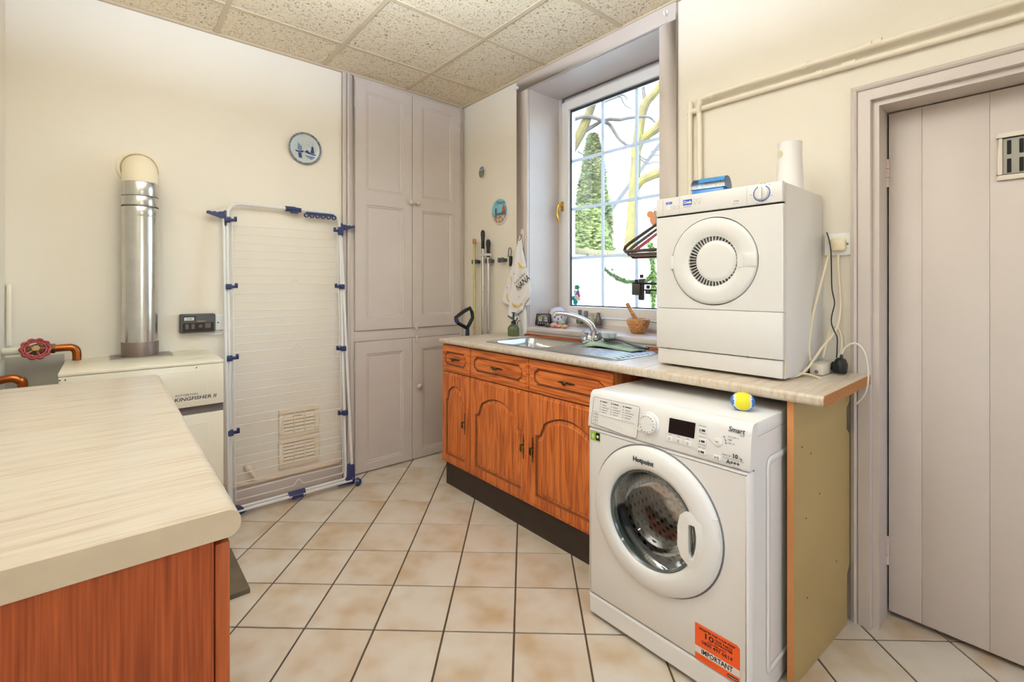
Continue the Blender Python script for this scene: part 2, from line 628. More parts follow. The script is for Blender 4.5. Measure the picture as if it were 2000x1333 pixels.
# ceiling: slab, lay-in boards and the grid they rest on
m = MB()
m.box(XL, 0, YR, 0, 2.668, 2.80)
ceil = struct(m.build('ceiling', GRID), 'suspended ceiling of speckled boards in a tan grid')
GX = [XL] + [-.502 - .582 * k for k in range(3, -1, -1)] + [0]
GY = [0] + [-.345 - .582 * k for k in range(0, 8)] + [YR]
for i in range(len(GX) - 1):
    for j in range(len(GY) - 1):
        m = MB()
        m.box(GX[i] + .004, GX[i + 1] - .004, GY[j + 1] + .004, GY[j] - .004, 2.6525, 2.667)
        m.build('ceiling_board', CT, ceil)
for x in GX[1:-1]:
    m = MB(); m.box(x - .012, x + .012, YR, 0, 2.647, 2.6523); m.build('grid_bar', GRID, ceil)
for y in GY[1:-1]:
    for i in range(len(GX) - 1):
        m = MB(); m.box(GX[i] + .012, GX[i + 1] - .012, y - .012, y + .012, 2.6475, 2.6524); m.build('grid_bar', GRID, ceil)
m = MB()
m.box(XL, 0, -.018, -.0005, 2.640, 2.6522); m.box(-.018, -.0005, YR, -.018, 2.640, 2.6522); m.box(XL + .0005, XL + .018, YR, -.018, 2.640, 2.6522)
m.build('edge_angle', GRID, ceil)

# baseboard behind the airer
m = MB()
m.box(-1.70, -.965, -.022, -.0005, 0, .105)
bb = struct(m.build('baseboard_back', MAUVE, bevel=.004), 'mauve painted skirting behind the clothes airer')
m = MB(); m.box(-1.70, -.985, -.034, -.001, .106, .128)
m.build('pipe_boxing', mat('cream_boxing_paint', (226, 203, 178), rough=.5), bb, bevel=.008)
m = MB()
m.box(XL + .0005, -2.275, -.003, -.0005, 0, .93)
m.build('bare_plaster', mat('grey_plaster', (190, 182, 168), rough=.85, var=.12, vscale=5), bb)

# ------------------------------------------------------------------ window
wn = thing('window_1', 'white framed window with twelve panes above the sink', None, (.3, -1.25, .95), kind='structure')
m = MB()
for (y0, y1, z0, z1) in ((WY1, -1.69, .985, 2.556), (-.812, WY0, .985, 2.556), (-1.69, -.812, .985, 1.04), (-1.69, -.812, 2.503, 2.556)):
    m.box(.285, .36, y0, y1, z0, z1)
m.build('frame', UPVC, wn, bevel=.004)
m = MB()
SY0, SY1, SZ0, SZ1 = -.80, -1.702, 1.045, 2.515
m2 = MB(FX((.29, SY0, SZ0)))
w_, h_ = SY0 - SY1, SZ1 - SZ0
for poly in ([(0, 0), (w_, 0), (w_ - .062, .066), (.062, .066)], [(w_, 0), (w_, h_), (w_ - .062, h_ - .06), (w_ - .062, .066)], [(w_, h_), (0, h_), (.062, h_ - .06), (w_ - .062, h_ - .06)], [(0, h_), (0, 0), (.062, .066), (.062, h_ - .06)]):
    b3 = MB(FX((.29, SY0, SZ0)))
    b3.prism(poly, -.05, .02)
    b3.build('sash_rail', UPVC, wn, bevel=.003)
m.box(.27, .40, WY1, WY0, .946, .999)
m.build('inner_ledge', MAUVE_S, wn, bevel=.004)
GY0, GY1, GZ0, GZ1 = -.865, -1.642, 1.113, 2.453
m = MB(FX((.288, GY0, GZ0)))
gw, gh = GY0 - GY1, GZ1 - GZ0
for (a, b, c, d) in ((0, .010, 0, gh), (gw - .008, gw, 0, gh), (.010, gw - .008, 0, .008), (.010, gw - .008, gh - .016, gh)):
    m.box(a, b, c, d, -.004, .002)
m.build('gasket', mat('dark_gasket', (45, 47, 52), rough=.5), wn)
PANE = glassy('window_glass', (250, 253, 252), gloss=.03)
ys = [0, GY0 - -1.127, GY0 - -1.384, gw]
zs = [0, .328, .664, .994, gh]
for i in range(3):
    for j in range(4):
        m = MB(FX((.31, GY0, GZ0)))
        m.box(ys[i] + .001, ys[i + 1] - .001, zs[j] + .001, zs[j + 1] - .001, -.002, .002)
        m.build('pane', PANE, wn)
BAR = mat('glazing_bar_white', (238, 240, 244), rough=.4)
_n, _b = nodes_of(BAR)
_tl = _n.nodes.new('ShaderNodeBsdfTranslucent'); _tl.inputs[0].default_value = srgb(232, 234, 238); _ms = _n.nodes.new('ShaderNodeMixShader'); _ms.inputs[0].default_value = .5
_n.links.new(_b.outputs[0], _ms.inputs[1]); _n.links.new(_tl.outputs[0], _ms.inputs[2]); _n.links.new(_ms.outputs[0], _n.nodes['Material Output'].inputs[0])
for y in ys[1:-1]:
    m = MB(FX((.305, GY0, GZ0))); m.box(y - .009, y + .009, 0, gh - .01, -.010, .004); m.build('glazing_bar', BAR, wn, bevel=.002)
for z in zs[1:-1]:
    for i in range(3):
        m = MB(FX((.3055, GY0, GZ0))); m.box(ys[i] + (.0095 if i else 0), ys[i + 1] - (.0095 if i < 2 else 0), z - .009, z + .009, -.010, .004); m.build('glazing_bar', BAR, wn, bevel=.002)
# brass handle
m = MB(FX((.269, -.808, 1.80)))
m.prism(rrect(.026, .066, .004), -.001, .006)
hb = m.build('handle_plate', BRASS, wn, bevel=.0015)
m = MB(FX((.269, -.808, 1.80)))
m.cyl((0, .004, .005), (0, .004, .04), .009, n=14)
m.tube([(0, .006, .036), (-.004, -.012, .042), (-.010, -.05, .044), (-.004, -.085, .04), (.002, -.11, .036)], [.010, .008, .0075, .009, .006], n=12, smooth=5)
m.build('handle_lever', BRASS, hb, smooth=True)
# sticker of flowers on the glass
GRN, PUR, WH, YEL, TEAL = [mat(n, c, rough=.4) for n, c in (('sticker_green', (40, 150, 90)), ('sticker_purple', (150, 80, 170)), ('sticker_white', (240, 236, 240)), ('sticker_yellow', (214, 190, 80)), ('sticker_teal', (40, 160, 175)))]
stk = thing('window_sticker', 'coloured flower sticker in the bottom corner of the glass', 'sticker', (.30, -.92, 1.115))
for k, (u, v, r, mm, rr) in enumerate(((.034, .120, .022, GRN, .6), (.012, .045, .026, TEAL, .55), (.02, .02, .02, TEAL, .8), (.042, .085, .014, PUR, 1), (.026, .075, .012, PUR, 1), (.05, .062, .013, PUR, 1), (.018, .09, .012, WH, 1), (.04, .045, .013, WH, 1), (.024, .055, .012, WH, 1), (.056, .04, .012, WH, 1), (.03, .062, .006, YEL, 1), (.05, .045, .005, YEL, 1))):
    m = MB(FX((.3065, -.875, 1.12)))
    m.prism([(u + math.cos(a) * r * (1 + .12 * math.cos(5 * a)), v + math.sin(a) * r * rr * 1.25 * (1 + .12 * math.cos(5 * a))) for a in [2 * math.pi * q / 20 for q in range(20)]], .0004 * k, .0004 * k + .0004)
    m.build('petal', mm, stk)
# reveal lining, architrave and sill
m = MB()
m.box(.001, .284, WY0 - .004, WY0 + .02, .985, WZ1)
m.box(.001, .284, WY1 - .02, WY1 + .004, .985, WZ1)
m.box(.001, .284, WY1, WY0, WZ1 - .004, WZ1 + .02)
rv = m.build('reveal_lining', MAUVE, wn)
m = MB()
for (y0, y1, z0, z1) in ((WY0 - .004, -.655, .93, 2.552), (-1.835, WY1 + .004, .93, 2.552)):
    m.box(-.022, -.0005, y0, y1, z0, z1)
m.box(-.022, -.0005, -1.835, -.655, 2.552, 2.638)
struct(m.build('trim_1', MAUVE, bevel=.005), 'mauve grey architrave round the window')
m = MB()
m.box(-.028, .30, -1.90, -.655, .951, .980)
m.box(-.018, .28, -1.89, -.665, .935, .953)
tr2 = struct(m.build('trim_2', mat('sill_paint', (214, 200, 196), rough=.35), bevel=.006), 'pale painted window sill behind the sink')
m = MB(); m.box(-.014, -.0005, -1.93, -.665, .9205, .9345)
m.build('wood_strip', wood('strip_oak', (178, 92, 48), (128, 58, 26), 'y'), tr2)
for (y, z) in ((-.672, 2.585), (-1.79, 2.60)):
    t = thing('curtain_hook', 'small white hook screwed to the window architrave near the cupboard corner' if y > -1 else 'small white hook screwed to the window architrave above the dryer', 'hook', (-.022, y, z), 'curtain hooks on the architrave')
    m = MB(); m.cyl((-.0225, y, z), (-.034, y, z), .010, .008, n=12); m.build('base', WHITE2, t, smooth=True)
    m = MB(); m.tube([(-.033, y, z), (-.05, y, z - .002), (-.056, y, z - .014), (-.048, y, z - .022), (-.042, y, z - .018)], .0035, n=8, smooth=4); m.build('prong', WHITE2, t, smooth=True)

# ------------------------------------------------------------------ plank door
dr = thing('door_1', 'mauve painted plank door with a small ventilator', None, (.12, -3.0, .02), kind='structure')
PL = [-2.632, -2.728, -2.901, -3.07, -3.24, -3.40]
DOORM = mat('mauve_door_paint', (207, 195, 188), rough=.45, var=.05, vscale=3, bump=.10, bscale=9)
for a, b in zip(PL, PL[1:]):
    m = MB(); m.box(.118, .16, b + .0003, a - .0003, .022, 1.898); m.build('plank', DOORM, dr, bevel=.0007)
for z in (1.674, .25):
    m = MB(); m.cyl((.113, -2.627, z - .052), (.113, -2.627, z - .018), .008, n=12); m.cyl((.113, -2.627, z - .016), (.113, -2.627, z + .016), .008, n=12); m.cyl((.113, -2.627, z + .018), (.113, -2.627, z + .052), .008, n=12)
    m.build('hinge', mat('painted_hinge', (214, 198, 190), rough=.4, var=.25, vscale=30, vcol=(150, 84, 58)), dr, smooth=True)
vt = MB(FX((.118, -2.918, 1.596)))
vt.box(0, .26, 0, .155, .0005, .004)
vp = vt.build('ventilator', mat('vent_grey', (150, 146, 138), rough=.5, metal=.3), dr)
vf = MB(FX((.118, -2.918, 1.596)))
for q in ((0, .26, 0, .016), (0, .26, .139, .155), (0, .013, .016, .139), (.247, .26, .016, .139)): vf.box(*q, .004, .011)
vf.build('vent_frame', mat('vent_frame_cream', (226, 212, 198), rough=.4), vp, bevel=.002)
for i in range(8):
    for j in range(2):
        vs = MB(FX((.118, -2.918, 1.596))); u = .028 + i * .0275
        vs.prism(rrect(.010, .046, .002, 2, u, .046 + j * .060), .0042, .0052); vs.build('vent_slot', DARK, vp)
# door frame: architrave, jamb and stop
m = MB(FX((0, -2.545, 0)))
prof = [(0, .0005), (0, .020), (.012, .026), (.018, .022), (.021, .016), (.024, .022), (.060, .022), (.062, .018), (.062, .0005)]
def arch(mb, prof, top):
    mb.loft([[(u, 0, w) for u, w in prof], [(u, top - u, w) for u, w in prof]])
    mb.loft([[(u, top - u, w) for u, w in prof], [(1.0 - u, top - u, w) for u, w in prof]])
    mb.loft([[(1.0 - u, 0, w) for u, w in prof], [(1.0 - u, top - u, w) for u, w in prof]])
arch(m, prof, 1.985)
tr3 = struct(m.build('trim_3', MAUVE), 'moulded mauve architrave round the plank door')
m = MB()
m.box(.0, .19, -2.627, -2.6045, 0, 1.9245); m.box(.0, .19, -3.42, -3.402, 0, 1.9245); m.box(.0, .19, -3.402, -2.627, 1.903, 1.9245)
m.build('door_jamb', MAUVE, tr3)
m = MB(); m.box(.162, .189, -3.402, -2.627, .0, 1.903); m.build('door_shade_slab', DARK, tr3)  # dark slab painted in for the shade at the door gap
# pair of heating pipes painted in with the wall
PIPE = mat('cream_painted_pipe', (238, 228, 210), rough=.4)
t = thing('heating_pipe', 'cream painted heating pipe running above the door, upper of the pair', 'pipe', (-.02, -1.955, 1.4), 'pair of wall pipes')
m = MB(); m.tube([(-.022, -1.958, .96), (-.022, -1.956, 1.95), (-.028, -1.952, 2.06), (-.036, -1.965, 2.10), (-.036, -2.0, 2.118), (-.034, -2.4, 2.118), (-.034, -3.3, 2.105), (-.034, -4.99, 2.09)], .0115, n=12, smooth=4); m.build('pipe', PIPE, t, smooth=True)
for y in (-2.02, -2.395, -2.60, -2.63):
    m = MB(); m.cyl((-.034, y - .012, 2.118), (-.034, y + .012, 2.118), .0145, n=12); m.build('collar', PIPE, t, smooth=True)
t = thing('heating_pipe', 'cream painted heating pipe running above the door, lower of the pair', 'pipe', (-.015, -1.905, 1.4), 'pair of wall pipes')
m = MB(); m.tube([(-.016, -1.905, .96), (-.016, -1.905, 2.04), (-.016, -1.912, 2.068), (-.016, -1.94, 2.078), (-.016, -2.4, 2.076), (-.018, -3.3, 2.063), (-.018, -4.99, 2.05)], .0115, n=12, smooth=4); m.build('pipe', PIPE, t, smooth=True)
for y in (-1.93, -2.445, -2.53, -2.55):
    m = MB(); m.cyl((-.016, y - .012, 2.076), (-.016, y + .012, 2.076), .0145, n=12); m.build('collar', PIPE, t, smooth=True)
# added fill light: unseen pendant uplighter over the middle of the room
t = thing('added_uplighter', 'added white bowl pendant, out of view, throwing fill light on the ceiling', 'lamp', (-1.80, -2.02, 2.07))
m = MB(); m.lathe([(.0005, 0), (.06, .006), (.14, .03), (.19, .065), (.205, .09), (.199, .09), (.184, .068), (.135, .036), (.058, .012), (.0005, .008)], (-1.80, -2.02, 2.05), (0, 0, 1), 40, False, False); m.build('bowl', WHITE2, t, smooth=True, ang=60)
for k in range(3):
    a = R(90 + 120 * k); m = MB(); m.tube([(-1.80 + .19 * math.cos(a), -2.02 + .19 * math.sin(a), 2.13), (-1.80 + .02 * math.cos(a), -2.02 + .02 * math.sin(a), 2.62)], .0025, n=6); m.build('suspension_rod', CHROME, t)
m = MB(); m.lathe([(.05, 0), (.05, .02), (.03, .027)], (-1.80, -2.02, 2.62), (0, 0, 1), 24); m.build('ceiling_rose', WHITE2, t, smooth=True, ang=40)
ld = bpy.data.lights.new('added_uplight', 'AREA'); ld.shape = 'DISK'; ld.size = .36; ld.energy = UPLIGHT_W; ld.color = (.655, .80, 1.0); ld.spread = R(174)
lo = bpy.data.objects.new('added_uplight', ld); COL.objects.link(lo); lo.location = (-1.80, -2.02, 2.135); lo.rotation_euler = (R(180), 0, 0); put(lo, t)
# added fill light: unseen tube on the ceiling behind the viewer
t = thing('added_tube_lamp', 'added white fluorescent batten behind the viewer, a fill light', 'lamp', (-1.6, -4.1, 2.6))
m = MB(); m.box(-2.25, -.95, -4.16, -4.04, 2.60, 2.6465); m.build('housing', WHITE2, t, bevel=.004)
m = MB(); m.cyl((-2.22, -4.10, 2.575), (-.98, -4.10, 2.575), .02, n=16); m.build('tube', mat('lit_tube', (255, 250, 240), emit=(250, 250, 246), estr=3.0), t, smooth=True)
ld = bpy.data.lights.new('added_tube_light', 'AREA'); ld.shape = 'RECTANGLE'; ld.size = 1.24; ld.size_y = .12; ld.energy = LAMP_W; ld.color = (.70, .86, 1.0)
lo = bpy.data.objects.new('added_tube_light', ld); COL.objects.link(lo); lo.location = (-1.6, -4.1, 2.55); put(lo, t)
# ------------------------------------------------------------------ tall cupboard in the corner
cb = thing('built_in_cupboard', 'tall mauve panelled cupboard with four doors built in the corner', 'cupboard', (-.48, -.02, 0))
m = MB()
for (x0, x1, y, z0, z1) in ((-.962, -.938, -.020, 0, 2.639), (-.934, -.918, -.030, 0, 2.639), (-.912, -.886, -.014, 0, 2.639), (-.052, -.024, -.016, 0, 2.639), (-.022, -.0195, -.022, 0, 2.639)):
    m.box(x0, x1, y, -.0006, z0, z1)
m.box(-.962, -.0195, -.010, -.0005, 0, 2.639)
m.box(-.886, -.052, -.014, -.001, 2.617, 2.639)
m.box(-.886, -.052, -.016, -.001, .880, .948)
m.build('face_frame', MAUVE, cb, bevel=.002)
def panel_door(name, x0, x1, z0, z1, panels, parent):
    d = MB(FY((0, 0, 0)))
    outer = [(x0, z0), (x1, z0), (x1, z1), (x0, z1)]
    cuts = sorted([p[2] for p in panels] + [p[3] for p in panels])
    yb = .012; yf = .030
    # stiles and rails
    px0, px1 = panels[0][0], panels[0][1]
    d.box(x0, px0, z0, z1, yb, yf); d.box(px1, x1, z0, z1, yb, yf)
    zz = [z0] + [q for p in sorted(panels, key=lambda p: p[2]) for q in (p[2], p[3])] + [z1]
    for a, b in zip(zz[0::2], zz[1::2]):
        d.box(px0, px1, a, b, yb, yf)
    o = d.build(name, MAUVE, parent)
    for p in panels:
        q = MB(FY((0, 0, 0)))
        base = [(p[0], p[2]), (p[1], p[2]), (p[1], p[3]), (p[0], p[3])]
        lp = [[(x, y, h) for x, y in offset(base, i)] for i, h in ((0, .0285), (.005, .0285), (.010, .0225), (.016, .0235), (.022, .018), (.026, .018))]
        q.loft(lp, cap0=False, cap1=True)
        q.build('panel', MAUVE, o)
    return o
def knob(parent, x, z, y=-.030, r=.017):
    k = MB(); k.lathe([(r * .45, 0), (r * .42, .012), (r * .8, .016), (r, .024), (r * .85, .034), (r * .3, .039)], (x, y, z), (0, -1, 0), 16); k.build('knob', mat('painted_knob', (214, 196, 184), rough=.35), parent, smooth=True, ang=60)
def butt(parent, x, z):
    k = MB(); k.cyl((x, -.031, z - .035), (x, -.031, z + .035), .0045, n=8); k.build('hinge', MAUVE, parent, smooth=True)
o = panel_door('door', -.883, -.4665, .953, 2.612, [(-.812, -.528, 1.030, 1.800), (-.812, -.528, 1.886, 2.556)], cb)
knob(o, -.484, 1.843); butt(o, -.884, 1.12); butt(o, -.884, 2.47)
o = panel_door('door', -.4625, -.0555, .953, 2.612, [(-.388, -.118, 1.030, 1.800), (-.388, -.118, 1.886, 2.556)], cb)
knob(o, -.432, 1.843); butt(o, -.0545, 1.12); butt(o, -.0545, 2.47)
m = MB(); m.box(-.442, -.424, -.040, -.0305, .935, .985); m.build('turn_button', MAUVE, o, bevel=.002)
o = panel_door('door', -.883, -.4665, .009, .876, [(-.808, -.532, .055, .798)], cb)
butt(o, -.884, .15); butt(o, -.884, .73)
o = panel_door('door', -.4625, -.0555, .009, .876, [(-.384, -.115, .055, .798)], cb)
knob(o, -.42, .531, r=.019)
m = MB(); m.box(-.442, -.424, -.040, -.0305, .845, .895); m.build('turn_button', MAUVE, o, bevel=.002)

# ------------------------------------------------------------------ oak base units
OAKV = wood('oak_upright_grain', (216, 122, 60), (158, 74, 30), 'z')
OAKH = wood('oak_level_grain', (216, 122, 60), (158, 74, 30), 'y')
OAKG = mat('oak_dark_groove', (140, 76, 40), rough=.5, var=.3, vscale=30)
ANT = mat('antique_brass', (88, 74, 48), rough=.45, metal=.8, var=.4, vscale=90)
PLINTH = mat('black_brown_plinth', (52, 40, 32), rough=.55, var=.2, vscale=20)
def arch_outline(x0, x1, z0, zs, rise, n=28):
    """counter-clockwise: flat foot, upright sides, shouldered bow at the head"""
    pts = [(x0, z0), (x1, z0)]
    for k in range(n + 1):
        t = 1 - k / n
        s = abs(t - .5) * 2
        q = max(0.0, 1 - s / .88)
        a = min(1.0, q / .22)
        sh = (a * a * (3 - 2 * a)) * .42 + .58 * math.sin(math.pi / 2 * min(1, q * 1.05))
        pts.append((x0 + (x1 - x0) * t, zs + rise * sh * (1 if q > 0 else 0)))
    return pts
def drawer_outline(x0, x1, z0, z1, c):
    zm = (z0 + z1) / 2; hh = (z1 - z0) / 2
    pts = [(x0 + c, z0), (x1 - c, z0), (x1 - c * .95, z0 + hh * .22)]
    for k in range(1, 8):
        a = math.pi * (k / 8 - .5)
        pts.append((x1 - c * .45 + c * .45 * math.cos(a), zm + hh * .66 * math.sin(a)))
    pts += [(x1 - c * .95, z1 - hh * .22), (x1 - c, z1), (x0 + c, z1), (x0 + c * .95, z1 - hh * .22)]
    for k in range(1, 8):
        a = math.pi * (k / 8 + .5)
        pts.append((x0 + c * .45 + c * .45 * math.cos(a), zm + hh * .66 * math.sin(a)))
    pts.append((x0 + c * .95, z0 + hh * .22))
    return pts
def carved_front(name, y, w, z0, z1, kind, parent, mt, t=.019, xf=-.4955):
    """a cabinet front: slab with a moulded edge and a carved field; u to the viewer's right"""
    h = z1 - z0
    e = .004
    outer = [(0, 0), (w, 0), (w, h), (0, h)]
    if kind == 'door':
        mg = .052 if w > .4 else .046
        inner = arch_outline(mg, w - mg, mg + .004, h - (.20 if w > .4 else .165), .115 if w > .4 else .09)
    else:
        mg = .040 if w > .4 else .034
        inner = drawer_outline(mg, w - mg, .038, h - .038, .024 if w > .4 else .018)
    q = MB(FX((xf, y, z0)))
    lo = [(x, yy, 0) for x, yy in outer]
    e1 = [(x, yy, t - .005) for x, yy in outer]
    e2 = [(x, yy, t - .003) for x, yy in offset(outer, .012)]
    e3 = [(x, yy, t) for x, yy in offset(outer, .016)]
    q.loft([lo, e1, e2, e3], cap0=True, cap1=False)
    q.holed(offset(outer, .016), inner, t)
    o = q.build(name, mt, parent, smooth=True, ang=20)
    g = MB(FX((xf, y, z0)))
    g.loft([[(x, yy, hh) for x, yy in offset(inner, d)] for d, hh in ((0, t), (.003, t - .007), (.010, t - .008))], cap0=False, cap1=False)
    g.build('carved_groove', OAKG, o, smooth=True, ang=20)
    f = MB(FX((xf, y, z0)))
    steps = ((.010, t - .008), (.026, t - .004), (.029, t - .0015)) if kind == 'door' else ((.010, t - .008), (.012, t - .0015))
    f.loft([[(x, yy, hh) for x, yy in offset(inner, d)] for d, hh in steps], cap0=False, cap1=True)
    f.build('field_panel', mt, o, smooth=True, ang=20)
    return o
def drop_handle(y, z, upright, parent, xf=-.5150):
    """fretted antique brass back plate with a small knob"""
    def q(a, b, c): return (a, b, c) if upright else (b, a, c)
    g = MB(FX((xf, y, z)))
    L = .062 if upright else .050
    for s in (-1, 1):
        for k, (d, r) in enumerate(((.012, .0062), (.022, .0050), (.031, .0060), (.041, .0046), (.050, .0036), (L, .0022))):
            p = q(0, s * d, .0015)
            g.ball(p, r, (1, 1.15, .35) if upright else (1.15, 1, .35), 8, 6)
    g.tube([q(0, -L, .001), q(0, L, .001)], .0022, n=6)
    pl = g.build('back_plate', ANT, parent, smooth=True)
    g = MB(FX((xf, y, z)))
    if upright:
        g.tube([(0, .010, .002), (0, .010, .016), (0, .004, .020), (0, -.014, .020), (0, -.022, .014)], [.005, .004, .005, .006, .003], n=8, smooth=4)
        g.ball((0, .010, .02), .0075, (1, 1, .7), 10, 8)
    else:
        g.lathe([(.004, 0), (.004, .010), (.010, .013), (.0115, .018), (.008, .023), (.002, .025)], (0, 0, 0), (0, 0, 1), 12)
    g.build('knob', ANT, pl, smooth=True)
def unit(name, label, y0, y1, fronts, plinth, loc):
    t = thing(name, label, 'cabinet', loc, 'oak base cabinets under the sink worktop')
    CW = wood('oak_side_grain', (216, 136, 80), (172, 98, 54), 'z')
    for q in ((y0 - .018, y0), (y1, y1 + .018)):
        g = MB(); g.box(-.494, -.012, q[0], q[1], .145, .888); g.build('side_board', CW, t)
    g = MB(); g.box(-.494, -.012, y1 + .018, y0 - .018, .145, .163); g.build('bottom_board', CW, t)
    g = MB(); g.box(-.018, -.012, y1 + .018, y0 - .018, .163, .888); g.build('back_board', CW, t)
    g = MB(); g.box(-.494, -.470, y1 + .018, y0 - .018, .710, .722); g.box(-.494, -.470, y1 + .018, y0 - .018, .876, .888); g.build('front_rail', OAKG, t)  # rails coloured dark to paint the shade between the fronts
    for y, w, hz in fronts:
        d = carved_front('drawer', y, w, .7195, .8805, 'drawer', t, OAKH); drop_handle(y - w / 2, .80, False, d)
        d = carved_front('door', y, w, .150, .7125, 'door', t, OAKV); drop_handle(y - hz, .432, True, d)
    g = MB(); g.box(-.487, -.472, plinth[1], plinth[0], .0, .145); g.build('plinth', PLINTH, t)
    return t
unit('base_cabinet', 'narrow oak base cabinet with one drawer and an arched door', -.502, -.800, [(-.5035, .2955, .252)], (-.513, -.8015), (-.25, -.65, 0))
unit('base_cabinet', 'wide oak sink cabinet with two drawers and a pair of arched doors', -.803, -1.832, [(-.8045, .5015, .470), (-1.3095, .5195, .034)], (-.803, -1.832), (-.25, -1.32, 0))

# end panel beside the washing machine
t = thing('end_panel', 'olive tan support board with an orange edge beside the washing machine', 'panel', (-.25, -2.52, 0))
Mp = Matrix.Translation((-.505, -2.4985, 0)) @ Matrix.Rotation(R(-3.2), 4, 'Z')
TAN = mat('olive_tan_board', (182, 158, 106), rough=.45, var=.10, vscale=2.5)
q = MB(Mp @ Matrix(((1, 0, 0, 0), (0, 0, -1, 0), (0, 1, 0, 0), (0, 0, 0, 1))))
q.prism([(.0005, 0), (.455, 0), (.455, .185), (.482, .215), (.482, .70), (.45, .72), (.45, .80), (.482, .82), (.482, .888), (.0005, .888)], -.0, .018)
q.build('board', TAN, t)
q = MB(Mp); q.box(-.003, .0, -.0185, .0005, 0, .888); q.build('edge_band', mat('orange_edging', (206, 138, 82), rough=.5), t)
for (x, z) in ((.13, .70), (.06, .735), (.20, .55), (.09, .50), (.35, .27), (.10, .24)):
    q = MB(Mp); q.cyl((x, -.0181, z), (x, -.0186, z), .003, n=8); q.build('screw_hole', DARK, t)
t2 = thing('shelf_bracket', 'white metal bracket under the chipboard end of the worktop', 'bracket', (-.03, -2.56, .85))
q = MB(); q.tube([(-.03, -2.556, .887), (-.012, -2.553, .80)], .006, n=6, flat=.3); q.build('arm', WHITE2, t2)

# ------------------------------------------------------------------ worktops
def laminate(name, axis, k=1.0):
    m = mat(name, (232, 212, 186), rough=.32, spec=.5)
    nt, b = nodes_of(m)
    tc = nt.nodes.new('ShaderNodeTexCoord'); mp = nt.nodes.new('ShaderNodeMapping')
    mp.inputs['Rotation'].default_value = (0, 0, R(axis))
    mp.inputs['Scale'].default_value = (3.0, 44, 16)
    nt.links.new(tc.outputs['Object'], mp.inputs['Vector'])
    n = nt.nodes.new('ShaderNodeTexNoise'); n.inputs['Scale'].default_value = 1.5; n.inputs['Detail'].default_value = 6; n.inputs['Distortion'].default_value = .9; n.inputs['Roughness'].default_value = .62
    nt.links.new(mp.outputs[0], n.inputs['Vector'])
    r = nt.nodes.new('ShaderNodeValToRGB')
    r.color_ramp.elements[0].position = .33; r.color_ramp.elements[0].color = srgb(*[q * k for q in (182, 160, 138)])
    r.color_ramp.elements[1].position = .56; r.color_ramp.elements[1].color = srgb(*[q * k for q in (206, 193, 176)])
    e = r.color_ramp.elements.new(.44); e.color = srgb(*[q * k for q in (197, 180, 160)])
    nt.links.new(n.outputs[0], r.inputs[0]); nt.links.new(r.outputs[0], b.inputs['Base Color'])
    return m
LAM = laminate('marbled_laminate', 35)
LAM2 = laminate('marbled_laminate_streaky', 8, .935)
CHIP = mat('raw_chipboard', (190, 132, 78), rough=.9, var=.7, vscale=160, vcol=(120, 74, 38), bump=.4, bscale=150)
WT = .921
def top_profile(xf, xb, z0, z1, r=.012, s=1):
    p = [(xb, z0), (xb, z1)]
    for k in range(7):
        a = R(90 * k / 6); p.append((xf + s * (r - r * math.sin(a)), z1 - r + r * math.cos(a)))
    for k in range(7):
        a = R(90 * k / 6); p.append((xf + s * (r - r * math.cos(a)), z0 + r - r * math.sin(a)))
    return p
def slab_with_hole():
    """long slab: rounded front edge, opening under the sink bowl"""
    b = MB()
    pr = top_profile(-.536, -.001, WT - .030, WT)
    for (y0, y1) in ((-.503, -.865), (-1.30, -1.815)):
        b.loft([[(x, y0, z) for x, z in pr], [(x, y1, z) for x, z in pr]])
    fr = [(x, z) for x, z in top_profile(-.536, -.432, WT - .030, WT)]
    b.loft([[(x, -.865, z) for x, z in fr], [(x, -1.30, z) for x, z in fr]])
    b.box(-.075, -.001, -1.30, -.865, WT - .030, WT)
    return b
t = thing('worktop', 'cream marbled worktop with a rounded edge round the sink', 'worktop', (-.27, -1.16, .89))
slab_with_hole().build('slab', LAM, t, smooth=True, ang=40)
t = thing('worktop', 'cream marbled worktop with a chipboard end, carrying the tumble dryer', 'worktop', (-.27, -2.2, .89))
pr = top_profile(-.536, -.001, WT - .030, WT + .004)
b = MB(); b.loft([[(x, -1.8165, z) for x, z in pr], [(x, -2.604, z) for x, z in pr]]); b.build('slab', LAM, t, smooth=True, ang=40)
b = MB(); b.loft([[(x, -2.6041, z) for x, z in pr], [(x, -2.606, z) for x, z in pr]]); b.build('raw_end', CHIP, t)
# near worktop on the blind side
LWX, LWY0, LWY1 = -1.972, -.868, -2.262
t = thing('worktop', 'long cream worktop in front of the boiler, seen from above', 'worktop', (-2.2, -1.6, .88))
pr = [(-(x + 1e-9), z) for x, z in top_profile(-LWX, -XL - .001, .88, .92, .016, s=1)]
pr = []
for (x, z) in [(XL + .001, .88), (XL + .001, .92)]: pr.append((x, z))
for k in range(7):
    a = R(90 * k / 6); pr.append((LWX - .018 + .018 * math.sin(a), .92 - .018 + .018 * math.cos(a)))
for k in range(7):
    a = R(90 * k / 6); pr.append((LWX - .018 + .018 * math.cos(a), .88 + .018 - .018 * math.sin(a)))
b = MB(); b.loft([[(x, LWY0, z) for x, z in pr], [(x, LWY1, z) for x, z in pr]]); b.build('slab', LAM2, t, smooth=True, ang=40)
b = MB(); b.loft([[(x, LWY1 - .0001, z) for x, z in pr], [(x, LWY1 - .0015, z) for x, z in pr]]); b.build('end_strip', mat('end_strip_laminate', (216, 198, 170), rough=.4, var=.25, vscale=14, vcol=(176, 150, 118)), t)
OAKR = wood('red_oak_end', (186, 92, 46), (140, 60, 26), 'z', scale=1.0, ring=.3)
t = thing('base_cabinet', 'reddish oak cabinet end under the long worktop in front of the boiler', 'cabinet', (-2.2, -1.6, 0))
